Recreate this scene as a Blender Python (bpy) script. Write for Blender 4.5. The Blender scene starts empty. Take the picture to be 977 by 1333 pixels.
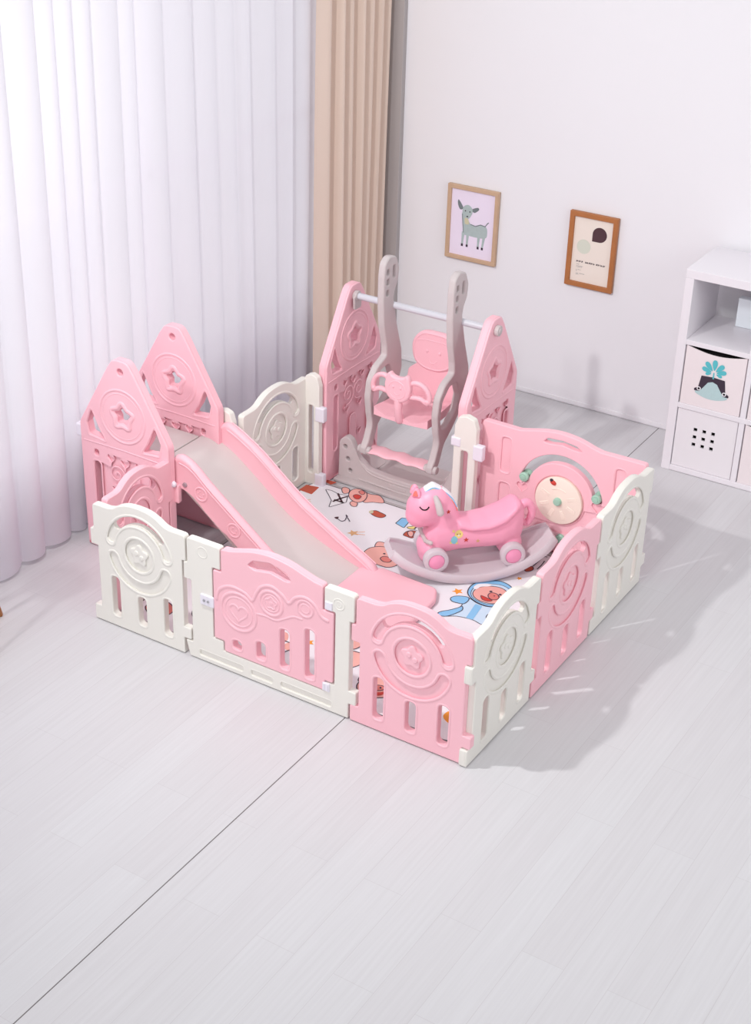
import bpy, math, random
from mathutils import Matrix, Vector, noise
from mathutils.bvhtree import BVHTree
from mathutils.geometry import tessellate_polygon

S = bpy.context.scene
COL = S.collection
PI = math.pi
R = math.radians
random.seed(7)

# ------------------------------------------------------------------ materials
def lin(c):
    return tuple(((x / 255) / 12.92 if x / 255 <= .04045 else ((x / 255 + .055) / 1.055) ** 2.4) for x in c)

MATS = {}
def mat(name, rgb, rough=.45, bump=0, bscale=200., spec=.4, sss=0, metal=0., vary=0., vscale=3.):
    m = bpy.data.materials.new(name)
    m.use_nodes = True
    nt = m.node_tree
    b = nt.nodes['Principled BSDF']
    c = lin(rgb) + (1,)
    b.inputs['Base Color'].default_value = c
    b.inputs['Roughness'].default_value = rough
    b.inputs['Specular IOR Level'].default_value = spec
    b.inputs['Metallic'].default_value = metal
    if sss:
        b.inputs['Subsurface Weight'].default_value = sss
        b.inputs['Subsurface Scale'].default_value = .01
        b.inputs['Subsurface Radius'].default_value = (1, .6, .5)
    tc = nt.nodes.new('ShaderNodeTexCoord')
    if vary:
        n = nt.nodes.new('ShaderNodeTexNoise'); n.inputs['Scale'].default_value = vscale
        nt.links.new(tc.outputs['Object'], n.inputs['Vector'])
        r = nt.nodes.new('ShaderNodeMixRGB'); r.blend_type = 'MIX'
        r.inputs[1].default_value = tuple(x * (1 - vary) for x in c[:3]) + (1,)
        r.inputs[2].default_value = tuple(min(1, x * (1 + vary)) for x in c[:3]) + (1,)
        nt.links.new(n.outputs['Fac'], r.inputs[0])
        nt.links.new(r.outputs[0], b.inputs['Base Color'])
    if bump:
        n = nt.nodes.new('ShaderNodeTexNoise'); n.inputs['Scale'].default_value = bscale
        nt.links.new(tc.outputs['Object'], n.inputs['Vector'])
        bp = nt.nodes.new('ShaderNodeBump'); bp.inputs['Strength'].default_value = bump
        bp.inputs['Distance'].default_value = .002
        nt.links.new(n.outputs['Fac'], bp.inputs['Height'])
        nt.links.new(bp.outputs[0], b.inputs['Normal'])
    MATS[name] = m
    return m

PINK = mat('pink_plastic', (252, 196, 207), .4, .05, 300, .32, vary=.015)
WHITE = mat('white_plastic', (238, 235, 228), .4, .05, 300, .32, vary=.01)
CREAM = mat('cream_plastic', (250, 236, 222), .45, vary=.01)
GREY = mat('warm_grey_plastic', (203, 193, 193), .45, .05, 300, .3, vary=.015)
CHUTE = mat('grey_slide_surface', (212, 204, 202), .4, .04, 300, .3, vary=.015)
HPINK = mat('horse_pink_plastic', (250, 172, 198), .36, 0, 1, .4, vary=.01)
HGREY = mat('rocker_grey_plastic', (214, 205, 211), .42, .04, 300, .3, vary=.015)
HUB = mat('hub_pink', (250, 165, 200), .4, vary=.01)
GREEN = mat('mint_plastic', (166, 208, 188), .45, vary=.01)
STEEL = mat('painted_steel', (214, 214, 222), .35, vary=.01)
BOLT = mat('bolt_metal', (185, 185, 190), .3, metal=.8, vary=.02)
CLIP = mat('white_clip', (238, 234, 244), .45, vary=.01)
SHELFW = mat('white_laminate', (236, 232, 237), .4, vary=.008)
BIN = mat('bin_fabric', (238, 228, 230), .85, .2, 400, .1, vary=.015)
BINW = mat('door_white', (236, 232, 236), .5, vary=.01)
BLACK = mat('black_ink', (24, 20, 26), .8, vary=.05)
DARK = mat('dark_interior', (24, 20, 24), .9, vary=.05)
TEAL = mat('teal_ink', (92, 190, 200), .8, vary=.04)
PLUM = mat('plum_ink', (62, 50, 64), .8, vary=.08)
STRIPE = mat('pale_teal_ink', (184, 210, 212), .8, vary=.06, vscale=90)
OAK = mat('light_oak', (200, 168, 140), .5, vary=.1, vscale=18)
WALNUT = mat('brown_wood', (176, 112, 66), .5, vary=.14, vscale=14)
LILAC = mat('lilac_paper', (238, 226, 244), .8, vary=.01)
PAPER = mat('cream_paper', (238, 226, 216), .8, vary=.01)
DEER = mat('deer_grey_ink', (176, 190, 190), .8, vary=.08, vscale=60)
DEERD = mat('deer_dark_ink', (120, 128, 132), .8, vary=.05)
TAN = mat('tan_ink', (206, 200, 170), .8, vary=.05)
MAROON = mat('maroon_ink', (82, 56, 62), .8, vary=.05)
SAGE = mat('sage_ink', (214, 216, 202), .8, vary=.02)
MATW = mat('mat_white', (242, 239, 244), .6, .05, 250, .3, vary=.008)
MATG = mat('mat_grey', (186, 182, 182), .6, vary=.01)
MATD = mat('mat_dark_line', (92, 88, 92), .6, vary=.03)
PIG = mat('pig_pink_ink', (240, 178, 168), .7, vary=.02)
PIGD = mat('pig_dark_ink', (222, 130, 122), .7, vary=.02)
LINE = mat('outline_ink', (70, 62, 78), .7, vary=.05)
CORAL = mat('coral_plastic', (240, 130, 120), .45, vary=.02)
REDI = mat('red_ink', (206, 70, 60), .7, vary=.04)
BROWN = mat('brick_ink', (196, 92, 70), .7, vary=.05)
BLUE = mat('blue_ink', (142, 200, 240), .7, vary=.02)
SKYB = mat('pale_blue_ink', (206, 230, 248), .7, vary=.02)
ORANGE = mat('orange_ink', (246, 160, 60), .7, vary=.03)
YELLOW = mat('yellow_ink', (246, 222, 140), .7, vary=.03)
AQUA = mat('aqua_ink', (140, 208, 220), .7, vary=.03)
GOLD = mat('gold_ink', (222, 176, 130), .7, vary=.03)
WHITEI = mat('white_ink', (246, 244, 248), .7, vary=.01)
BOOKW = mat('white_card', (232, 238, 244), .6, vary=.01)
NAVY = mat('navy_cloth', (70, 78, 96), .7, vary=.05)

# wall paint, and the corner shade colour
WALL = mat('wall_paint', (236, 234, 238), .85, .12, 90, .2, vary=.012, vscale=.8)
LWALL = mat('window_wall_paint', (232, 230, 236), .85, .1, 90, .2, vary=.01)
CORNER_SHADE = mat('corner_shade_grey', (178, 172, 172), .85, .1, 90, .2, vary=.02)  # grey stands in for the shade in the wall corner

# floor
def floor_mat():
    m = bpy.data.materials.new('pale_grey_vinyl_planks'); m.use_nodes = True
    nt = m.node_tree; L = nt.links; N = nt.nodes
    b = N['Principled BSDF']
    tc = N.new('ShaderNodeTexCoord')
    mp = N.new('ShaderNodeMapping'); mp.inputs['Rotation'].default_value = (0, 0, R(90))
    L.new(tc.outputs['Object'], mp.inputs['Vector'])
    br = N.new('ShaderNodeTexBrick')
    br.offset = .37; br.inputs['Scale'].default_value = 1
    br.inputs['Brick Width'].default_value = 1.15; br.inputs['Row Height'].default_value = .15
    br.inputs['Mortar Size'].default_value = .0012; br.inputs['Mortar Smooth'].default_value = .6
    br.inputs['Color1'].default_value = lin((216, 215, 218)) + (1,)
    br.inputs['Color2'].default_value = lin((213, 211, 214)) + (1,)
    br.inputs['Mortar'].default_value = lin((203, 200, 203)) + (1,)
    L.new(mp.outputs[0], br.inputs['Vector'])
    # grain stretched along the plank
    mp2 = N.new('ShaderNodeMapping'); mp2.inputs['Scale'].default_value = (60, 1.6, 1)
    L.new(tc.outputs['Object'], mp2.inputs['Vector'])
    gn = N.new('ShaderNodeTexNoise'); gn.inputs['Scale'].default_value = 1.4; gn.inputs['Detail'].default_value = 6
    L.new(mp2.outputs[0], gn.inputs['Vector'])
    rp = N.new('ShaderNodeValToRGB')
    rp.color_ramp.elements[0].position = .3; rp.color_ramp.elements[0].color = (.945, .94, .94, 1)
    rp.color_ramp.elements[1].position = .7; rp.color_ramp.elements[1].color = (1.0, 1.0, 1.0, 1)
    L.new(gn.outputs['Fac'], rp.inputs[0])
    mx = N.new('ShaderNodeMixRGB'); mx.blend_type = 'MULTIPLY'; mx.inputs[0].default_value = 1
    L.new(br.outputs['Color'], mx.inputs[1]); L.new(rp.outputs[0], mx.inputs[2])
    # the sheet seams: thin dark lines along Y every 1.315 m, and cross seams every 3.4 m
    sx = N.new('ShaderNodeSeparateXYZ'); L.new(tc.outputs['Object'], sx.inputs[0])
    def line(axis, off, per, w):
        a = N.new('ShaderNodeMath'); a.operation = 'ADD'; a.inputs[1].default_value = -off + 50 * per
        L.new(sx.outputs[axis], a.inputs[0])
        d = N.new('ShaderNodeMath'); d.operation = 'PINGPONG'; d.inputs[1].default_value = per / 2
        md = N.new('ShaderNodeMath'); md.operation = 'MODULO'; md.inputs[1].default_value = per
        L.new(a.outputs[0], md.inputs[0]); L.new(md.outputs[0], d.inputs[0])
        c = N.new('ShaderNodeMath'); c.operation = 'LESS_THAN'; c.inputs[1].default_value = w
        L.new(d.outputs[0], c.inputs[0])
        return c
    l1 = line(0, -.545, 2.62, .0022)
    mx2 = N.new('ShaderNodeMixRGB'); mx2.inputs[2].default_value = lin((112, 106, 108)) + (1,)
    L.new(l1.outputs[0], mx2.inputs[0]); L.new(mx.outputs[0], mx2.inputs[1])
    L.new(mx2.outputs[0], b.inputs['Base Color'])
    b.inputs['Roughness'].default_value = .38
    b.inputs['Specular IOR Level'].default_value = .3
    bp = N.new('ShaderNodeBump'); bp.inputs['Strength'].default_value = .06; bp.inputs['Distance'].default_value = .002
    L.new(gn.outputs['Fac'], bp.inputs['Height']); L.new(bp.outputs[0], b.inputs['Normal'])
    return m
FLOOR = floor_mat()

def cloth_mat(name, rgb, transl, transp):
    m = bpy.data.materials.new(name); m.use_nodes = True
    nt = m.node_tree; N = nt.nodes; L = nt.links
    N.remove(N['Principled BSDF'])
    out = N['Material Output']
    tc = N.new('ShaderNodeTexCoord')
    wv = N.new('ShaderNodeTexNoise'); wv.inputs['Scale'].default_value = 500
    L.new(tc.outputs['Object'], wv.inputs['Vector'])
    cm = N.new('ShaderNodeMixRGB')
    cm.inputs[1].default_value = tuple(x * .96 for x in lin(rgb)) + (1,); cm.inputs[2].default_value = lin(rgb) + (1,)
    L.new(wv.outputs['Fac'], cm.inputs[0])
    d = N.new('ShaderNodeBsdfDiffuse'); t = N.new('ShaderNodeBsdfTranslucent'); tr = N.new('ShaderNodeBsdfTransparent')
    L.new(cm.outputs[0], d.inputs['Color']); L.new(cm.outputs[0], t.inputs['Color'])
    a = N.new('ShaderNodeMixShader'); a.inputs[0].default_value = transl
    L.new(d.outputs[0], a.inputs[1]); L.new(t.outputs[0], a.inputs[2])
    c = N.new('ShaderNodeMixShader'); c.inputs[0].default_value = transp
    L.new(a.outputs[0], c.inputs[1]); L.new(tr.outputs[0], c.inputs[2])
    L.new(c.outputs[0], out.inputs['Surface'])
    return m
SHEER = cloth_mat('white_sheer_voile', (250, 247, 254), .5, .08)
BEIGE = cloth_mat('beige_drape', (236, 216, 202), .12, 0)
def glass_mat():
    m = bpy.data.materials.new('window_glass'); m.use_nodes = True
    N = m.node_tree.nodes; L = m.node_tree.links
    N.remove(N['Principled BSDF'])
    t = N.new('ShaderNodeBsdfTransparent'); g = N.new('ShaderNodeBsdfGlossy'); g.inputs['Roughness'].default_value = .02
    x = N.new('ShaderNodeMixShader'); x.inputs[0].default_value = .05
    L.new(t.outputs[0], x.inputs[1]); L.new(g.outputs[0], x.inputs[2]); L.new(x.outputs[0], N['Material Output'].inputs['Surface'])
    return m
GLASS = glass_mat()

# ------------------------------------------------------------------ mesh building
class MB:
    def __init__(s): s.v = []; s.f = []; s.m = []; s.mats = []
    def mi(s, m):
        if m not in s.mats: s.mats.append(m)
        return s.mats.index(m)
    def add(s, vf, m, M=None):
        vs, fs = vf
        o = len(s.v); k = s.mi(m)
        if M is None: s.v += [tuple(v) for v in vs]
        else: s.v += [tuple(M @ Vector(v)) for v in vs]
        flip = M is not None and M.to_3x3().determinant() < 0
        for f in fs:
            g = [o + i for i in f]
            s.f.append(g[::-1] if flip else g); s.m.append(k)
        return s
    def mesh(s, name, angle=40):
        me = bpy.data.meshes.new(name)
        me.from_pydata(s.v, [], s.f)
        for m in s.mats: me.materials.append(m)
        me.polygons.foreach_set('material_index', s.m)
        me.polygons.foreach_set('use_smooth', [True] * len(s.f))
        me.update()
        me.set_sharp_from_angle(angle=R(angle))
        return me
    def build(s, name, parent=None, angle=40):
        o = bpy.data.objects.new(name, s.mesh(name, angle)); COL.objects.link(o)
        if parent: o.parent = parent
        return o

def thing(name, label, cat, loc=(0, 0, 0), rz=0, group=None):
    o = bpy.data.objects.new(name, None); COL.objects.link(o)
    o.empty_display_size = .1
    o.location = loc; o.rotation_euler = (0, 0, rz); o['label'] = label; o['category'] = cat
    if group: o['group'] = group
    return o
def tag(o, label, cat, group=None):
    o['label'] = label; o['category'] = cat
    if group: o['group'] = group
    return o
def struct(o): o['kind'] = 'structure'; return o
def dup(root, loc, rz, label, group=None):
    r = root.copy(); COL.objects.link(r); r.location = loc; r.rotation_euler = (0, 0, rz); r['label'] = label
    if group: r['group'] = group
    for ch in list(root.children):
        c = ch.copy(); COL.objects.link(c); c.parent = r
        for g in ch.children:
            d = g.copy(); COL.objects.link(d); d.parent = c
    return r
T = Matrix.Translation
def RX(a): return Matrix.Rotation(a, 4, 'X')
def RY(a): return Matrix.Rotation(a, 4, 'Y')
def RZ(a): return Matrix.Rotation(a, 4, 'Z')
def SC(x, y, z): return Matrix.Diagonal((x, y, z, 1))
MIRY = SC(1, -1, 1)

# 2D outlines
def arc(cx, cz, r, a0, a1, n=24, rz=None):
    rz = rz or r
    return [(cx + r * math.cos(R(a0 + (a1 - a0) * i / n)), cz + rz * math.sin(R(a0 + (a1 - a0) * i / n))) for i in range(n + 1)]
def circ(cx, cz, r, n=40, rz=None): return arc(cx, cz, r, 0, 360, n, rz)[:-1]
def rpoly(pts, r, n=5):
    """polygon with rounded corners; r one value or one per corner"""
    out = []; k = len(pts)
    for i in range(k):
        p = Vector(pts[i]); a = Vector(pts[i - 1]); b = Vector(pts[(i + 1) % k])
        rr = r[i] if isinstance(r, (list, tuple)) else r
        u = a - p; w = b - p
        if rr <= 0 or u.length < 1e-6 or w.length < 1e-6: out.append(tuple(p)); continue
        ang = u.angle(w)
        if ang > R(176): out.append(tuple(p)); continue
        d = min(rr / math.tan(ang / 2), u.length * .48, w.length * .48)
        p0 = p + u.normalized() * d; p1 = p + w.normalized() * d
        for j in range(n + 1):
            t = j / n
            out.append(tuple(p0 * (1 - t) ** 2 + p * 2 * t * (1 - t) + p1 * t * t))
    return out
def ol(pts, n=4): return rpoly([p[:2] for p in pts], [p[2] if len(p) > 2 else 0 for p in pts], n)
def rect(x0, x1, z0, z1, r=0, n=5):
    return rpoly([(x0, z0), (x1, z0), (x1, z1), (x0, z1)], r, n)
def band(cx, cz, r0, r1, a0, a1, n=24):
    """arc-shaped slot with round ends"""
    rm = (r0 + r1) / 2; w = abs(r1 - r0) / 2
    c1 = (cx + rm * math.cos(R(a1)), cz + rm * math.sin(R(a1))); c0 = (cx + rm * math.cos(R(a0)), cz + rm * math.sin(R(a0)))
    o = arc(cx, cz, r1, a0, a1, n)
    o += arc(c1[0], c1[1], w, a1, a1 + 180, 8)[1:-1]
    o += arc(cx, cz, r0, a1, a0, n)
    o += arc(c0[0], c0[1], w, a0 + 180, a0 + 360, 8)[1:-1]
    return o
def cat(pts, n=6, closed=True):
    """Catmull-Rom through points"""
    P = [Vector(p) for p in pts]; k = len(P); out = []
    rng = range(k) if closed else range(k - 1)
    for i in rng:
        if closed: a, b, c, d = P[i - 1], P[i], P[(i + 1) % k], P[(i + 2) % k]
        else: a, b, c, d = P[max(i - 1, 0)], P[i], P[i + 1], P[min(i + 2, k - 1)]
        for j in range(n):
            t = j / n
            out.append(tuple(.5 * ((2 * b) + (c - a) * t + (2 * a - 5 * b + 4 * c - d) * t * t + (3 * b - a - 3 * c + d) * t ** 3)))
    if not closed: out.append(tuple(P[-1]))
    return out
def star(cx, cz, r0, r1, n=5, rot=90, rnd=0):
    p = []
    for i in range(2 * n):
        r = r1 if i % 2 == 0 else r0
        a = R(rot + 180 * i / n); p.append((cx + r * math.cos(a), cz + r * math.sin(a)))
    return rpoly(p, rnd, 4) if rnd else p
def heart(cx, cz, s, n=28):
    return [(cx + s * .062 * 16 * math.sin(t) ** 3 * .5, cz + s * .031 * (13 * math.cos(t) - 5 * math.cos(2 * t) - 2 * math.cos(3 * t) - math.cos(4 * t)))
            for t in [2 * PI * i / n for i in range(n)]]

def ccw(p):
    a = sum(p[i - 1][0] * p[i][1] - p[i][0] * p[i - 1][1] for i in range(len(p)))
    return p if a > 0 else p[::-1]
def slab(loops, t, bev=0., y0=0., res=2):
    """flat body in the XZ plane, holes where loops nest, thickness t along Y, rounded rims"""
    cu = bpy.data.curves.new('tmp', 'CURVE'); cu.dimensions = '2D'; cu.fill_mode = 'BOTH'
    for lp in loops:
        sp = cu.splines.new('POLY'); sp.points.add(len(lp) - 1)
        for i, (x, z) in enumerate(ccw(lp)): sp.points[i].co = (x, z, 0, 1)
        sp.use_cyclic_u = True
    cu.extrude = max(t / 2 - bev, .00005)
    if bev: cu.bevel_depth = bev; cu.bevel_resolution = res; cu.offset = -bev
    ob = bpy.data.objects.new('tmp', cu)
    me = bpy.data.meshes.new_from_object(ob)
    vs = [(v.co.x, -v.co.z + y0, v.co.y) for v in me.vertices]
    fs = [list(p.vertices) for p in me.polygons]
    bpy.data.objects.remove(ob); bpy.data.curves.remove(cu); bpy.data.meshes.remove(me)
    return vs, fs
def flat(lp, y=0.):
    """flat printed shape in the XZ plane facing -Y"""
    lp = ccw(lp)
    tri = tessellate_polygon([[Vector((x, z, 0)) for x, z in lp]])
    fs = []
    for t in tri:
        a, b, c = [lp[i] for i in t]
        cr = (b[0] - a[0]) * (c[1] - a[1]) - (b[1] - a[1]) * (c[0] - a[0])
        fs.append(list(t) if cr > 0 else list(t)[::-1])
    return [(x, y, z) for x, z in lp], fs
def stroke(pts, w, closed=False):
    """outline of an open line of width w"""
    P = [Vector(p) for p in pts]
    if closed: P.append(P[0])
    Lf, Rt = [], []
    for i, p in enumerate(P):
        d = (P[min(i + 1, len(P) - 1)] - P[max(i - 1, 0)])
        if closed and i in (0, len(P) - 1): d = P[1] - P[-2]
        d = d.normalized() if d.length else Vector((1, 0))
        n = Vector((-d.y, d.x)) * w / 2
        Lf.append(p + n); Rt.append(p - n)
    vs = [tuple(v) for v in Lf + Rt]; k = len(P)
    fs = [[i, i + k, i + 1 + k, i + 1] for i in range(k - 1)]
    return vs, fs
def stroke3(pts, w, y=0., closed=False):
    vs, fs = stroke(pts, w, closed)
    return [(x, y, z) for x, z in vs], fs
def sweep(path, r, n=10, closed=False, caps=True, flat_=1.):
    """round tube along a 3D path; r a number or one per point"""
    P = [Vector(p) for p in path]; k = len(P)
    rs = list(r) if isinstance(r, (list, tuple)) else [r] * k
    tg = []
    for i in range(k):
        a = P[i - 1] if (closed or i) else P[0]; b = P[(i + 1) % k] if (closed or i < k - 1) else P[-1]
        tg.append((b - a).normalized())
    up = Vector((0, 0, 1)) if abs(tg[0].z) < .9 else Vector((1, 0, 0))
    nrm = (up - tg[0] * up.dot(tg[0])).normalized()
    vs, fs = [], []
    rings = []
    def ring(c, nn, t, rr):
        bb = t.cross(nn); o = len(vs)
        for j in range(n):
            a = 2 * PI * j / n
            vs.append(tuple(c + (nn * math.cos(a) * flat_ + bb * math.sin(a)) * rr))
        rings.append(o)
    if caps and not closed:
        for q in (.0, .6):
            ring(P[0] - tg[0] * rs[0] * math.cos(q * PI / 2), nrm, tg[0], max(rs[0] * math.sin(q * PI / 2), rs[0] * .05))
    for i in range(k):
        nrm = (nrm - tg[i] * nrm.dot(tg[i])).normalized()
        ring(P[i], nrm, tg[i], rs[i])
    if caps and not closed:
        for q in (.6, .0):
            ring(P[-1] + tg[-1] * rs[-1] * math.cos(q * PI / 2), nrm, tg[-1], max(rs[-1] * math.sin(q * PI / 2), rs[-1] * .05))
    m = len(rings)
    for i in range(m if closed else m - 1):
        a, b = rings[i], rings[(i + 1) % m]
        for j in range(n):
            fs.append([a + j, a + (j + 1) % n, b + (j + 1) % n, b + j])
    if not closed:
        fs.append([rings[0] + j for j in range(n)][::-1]); fs.append([rings[-1] + j for j in range(n)])
    return vs, fs
def ridge(pts, r, y, closed=False, fl=.6):
    """raised rim along a 2D line lying in the XZ plane at depth y"""
    k = []
    for x, z in pts:
        if not k or (Vector((x, z)) - Vector((k[-1][0], k[-1][2]))).length > r * .4: k.append((x, y, z))
    vs, fs = sweep(k, r, 8, closed)
    return [(a, y + (b - y) * fl, c) for a, b, c in vs], fs
def lathe(prof, n=28, axis='Z'):
    vs, fs = [], []
    for r, z in prof:
        for j in range(n):
            a = 2 * PI * j / n
            p = (r * math.cos(a), r * math.sin(a), z)
            vs.append(p)
    k = len(prof)
    for i in range(k - 1):
        for j in range(n):
            fs.append([i * n + j, i * n + (j + 1) % n, (i + 1) * n + (j + 1) % n, (i + 1) * n + j])
    fs.append([j for j in range(n)][::-1]); fs.append([(k - 1) * n + j for j in range(n)])
    if axis == 'Y': vs = [(x, -z, y) for x, y, z in vs]
    if axis == 'X': vs = [(z, x, y) for x, y, z in vs]
    return vs, fs
def pill(r, h, e):  # rounded disc profile along its axis, centred
    return [(r * .02, -h / 2), (r - e, -h / 2), (r - e * .3, -h / 2 + e * .3), (r, -h / 2 + e), (r, h / 2 - e), (r - e * .3, h / 2 - e * .3), (r - e, h / 2), (r * .02, h / 2)]
def box(x0, x1, y0, y1, z0, z1, b=.004):
    vs, fs = slab([rect(x0, x1, z0, z1, b)], y1 - y0, min(b, (y1 - y0) * .4), (y0 + y1) / 2)
    return vs, fs
def loft(secs, caps=True):
    n = len(secs[0]); vs = [tuple(p) for s in secs for p in s]; fs = []
    for i in range(len(secs) - 1):
        for j in range(n):
            fs.append([i * n + j, i * n + (j + 1) % n, (i + 1) * n + (j + 1) % n, (i + 1) * n + j])
    if caps: fs.append(list(range(n))[::-1]); fs.append([(len(secs) - 1) * n + j for j in range(n)])
    return vs, fs
def ell(cx, cy, cz, rx, ry, rz, nu=20, nv=12):
    vs, fs = [], []
    for i in range(nv + 1):
        t = PI * (i + .02) / (nv + .04) if 0 < i < nv else (PI * .01 if i == 0 else PI * .99)
        for j in range(nu):
            a = 2 * PI * j / nu
            vs.append((cx + rx * math.sin(t) * math.cos(a), cy + ry * math.sin(t) * math.sin(a), cz - rz * math.cos(t)))
    for i in range(nv):
        for j in range(nu):
            fs.append([i * nu + j, i * nu + (j + 1) % nu, (i + 1) * nu + (j + 1) % nu, (i + 1) * nu + j])
    fs.append(list(range(nu))[::-1]); fs.append([nv * nu + j for j in range(nu)])
    return vs, fs
def fuse(mb, voxel, smooth=6):
    """melt overlapping shapes into one continuous skin"""
    me = mb.mesh('tmp'); ob = bpy.data.objects.new('tmp', me); COL.objects.link(ob)
    m = ob.modifiers.new('r', 'REMESH'); m.mode = 'VOXEL'; m.voxel_size = voxel
    s = ob.modifiers.new('s', 'SMOOTH'); s.iterations = smooth; s.factor = .5
    dg = bpy.context.evaluated_depsgraph_get(); dg.update()
    out = bpy.data.meshes.new_from_object(ob.evaluated_get(dg))
    vs = [tuple(v.co) for v in out.vertices]; fs = [list(p.vertices) for p in out.polygons]
    bpy.data.objects.remove(ob); bpy.data.meshes.remove(me); bpy.data.meshes.remove(out)
    return vs, fs

# ------------------------------------------------------------------ room
YW = 3.121
wb = MB().add(box(-2.75, 3.2, YW, YW + .12, 0, 3.3, 0), WALL)
struct(wb.build('wall_back'))
struct(MB().add(box(-2.75, 3.2, YW - .006, YW, .004, .03, .002), WALL).build('baseboard_back'))
fl = MB().add(([(-3.2, -5, 0), (4, -5, 0), (4, 3.3, 0), (-3.2, 3.3, 0), (-3.2, -5, -.1), (4, -5, -.1), (4, 3.3, -.1), (-3.2, 3.3, -.1)],
               [[0, 1, 2, 3], [7, 6, 5, 4], [0, 4, 5, 1], [1, 5, 6, 2], [2, 6, 7, 3], [3, 7, 4, 0]]), FLOOR)
struct(fl.build('floor'))
# window wall: a wall with one wide opening
XL = -2.56
wl = MB()
wl.add(box(-YW, 2.6, -.05, .05, 0, 3.3, 0), LWALL)  # replaced below by the opening version
wl = MB()
wl.add(slab([rect(-3.0, YW, 0, 3.3), rect(-2.6, 2.85, .40, 3.0)], .12, 0), LWALL, T((XL - .06, 0, 0)) @ RZ(R(90)))
struct(wl.build('wall_left'))
wf = MB()
for y in (-2.58, -1.25, .1, 1.45, 2.83): wf.add(box(XL - .10, XL - .04, y - .025, y + .025, .40, 3.0, .003), SHELFW)
for z in (.42, 1.45, 2.98): wf.add(box(XL - .10, XL - .04, -2.6, 2.85, z - .025, z + .025, .003), SHELFW)
w1 = struct(wf.build('window_1'))
struct(MB().add(box(XL - .075, XL - .07, -2.6, 2.85, .42, 2.98, 0), GLASS).build('glass', w1))
struct(MB().add(box(XL - .02, XL + .06, -2.6, 2.85, .37, .40, .006), SHELFW).build('sill', w1))
struct(MB().add(box(-2.5, -2.192, 3.085, YW, 0, 3.3, .002), CORNER_SHADE).build('corner_shade_trim'))  # box added in the corner, its grey carries the shaded strip
struct(MB().add(box(-2.34, -2.26, -3.0, 3.03, 2.86, 2.90, .004), SHELFW).build('trim_2'))

# sheer curtain on the window side
def curtain(y0, y1, step, fx, ztop, zbot, nz=14):
    vs, fs = [], []
    n = int((y1 - y0) / step)
    for k in range(nz + 1):
        t = k / nz
        for i in range(n + 1):
            y = y0 + (y1 - y0) * i / n
            x, dz = fx(y, t)
            vs.append((x, y, ztop + (zbot + dz - ztop) * t))
    for k in range(nz):
        for i in range(n):
            a = k * (n + 1) + i
            fs.append([a, a + n + 1, a + n + 2, a + 1])
    return vs, fs
folds = []
y = -3.0
rr = random.Random(3)
while y < 2.75:
    folds.append((y, rr.uniform(.035, .06), rr.uniform(.6, 1.))); y += rr.uniform(.10, .21)
def sheer_x(y, t):
    # between two pinched creases the cloth swells into the room; the crease itself is a tight line
    for i in range(len(folds) - 1):
        a, b = folds[i], folds[i + 1]
        if a[0] <= y < b[0]:
            u = (y - a[0]) / (b[0] - a[0])
            s = max(math.sin(PI * u), 0) ** .55
            return -2.39 + a[1] * s * (.75 + .25 * t) + .012 * math.sin(3.1 * y + 2 * t), .010 * math.sin(7 * y)
    return -2.39, 0
sc = MB().add(curtain(-3.0, 2.66, .012, sheer_x, 2.87, .018), SHEER)
o = sc.build('sheer_curtain', angle=70)
tag(o, 'long white sheer curtain covering the window wall down to the floor', 'curtain')
bf = [(2.40, .05), (2.53, .065), (2.62, .05), (2.715, .06), (2.80, .05), (2.90, .055), (2.985, .05), (3.075, .05)]
def beige_x(y, t):
    for i in range(len(bf) - 1):
        a, b = bf[i], bf[i + 1]
        if a[0] <= y <= b[0]:
            u = (y - a[0]) / (b[0] - a[0])
            return -2.29 + a[1] * (.5 - .5 * math.cos(2 * PI * u)) ** .7 + .008 * math.sin(9 * y + 3 * t), 0
    return -2.29, 0
bc = MB().add(curtain(2.40, 3.074, .008, beige_x, 2.87, .015), BEIGE)
tag(bc.build('drape_curtain', angle=70), 'beige opaque drape gathered in the corner beside the sheer curtain', 'curtain')

# ------------------------------------------------------------------ playpen panels
PH = .573
def pen_outline(W, H=PH):
    k = W / .507
    def X(x): return x * k
    arch = [(.085, .573), (.116, .580), (.15, .600), (.195, .616), (.253, .621), (.312, .616), (.357, .600), (.392, .580), (.422, .573)]
    base = [(-.016, .004, .006), (W - .022, .004, .004), (W - .022, .082, .004), (W + .014, .082, .008), (W + .014, .136, .008), (W - .022, .136, .004), (W - .022, .455, .004), (W - .003, .455, .006), (W - .003, H, .018)]
    top = [(X(x), z) for x, z in cat(arch, 4, False)[::-1]]
    left = [(.003, H, .018), (.003, .452, .006), (-.016, .452, .008), (-.016, .376, .008), (.022, .376, .004), (.022, .078, .004), (-.016, .078, .008)]
    return ol(base + top + left)

def flower(cx, cz, r):
    return [(cx + r * (1 + .16 * math.cos(5 * a)) * math.cos(a + .3), cz + r * (1 + .16 * math.cos(5 * a)) * math.sin(a + .3)) for a in [2 * PI * i / 50 for i in range(50)]]

def relief_body(outline, through, recess, ridges, bosses, m, th=.033, skin=.0095, bev=.0042, core_thr=[]):
    """hollow-moulded plastic panel: a core with through slots, two skins with pressed-in shapes, raised rims"""
    mb = MB()
    core = th - 2 * skin
    mb.add(slab([outline] + through + core_thr, core + .004, 0), m)
    for s in (-1, 1):
        mb.add(slab([outline] + through + recess, skin, bev, s * (core / 2 + skin / 2)), m)
        for pts, r, closed in ridges: mb.add(ridge(pts, r, s * (th / 2 - .001), closed), m)
        for b, h, bv in bosses: mb.add(slab([b], h, bv, s * (th / 2 - skin + h / 2 - .002)), m)
    return mb

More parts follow.
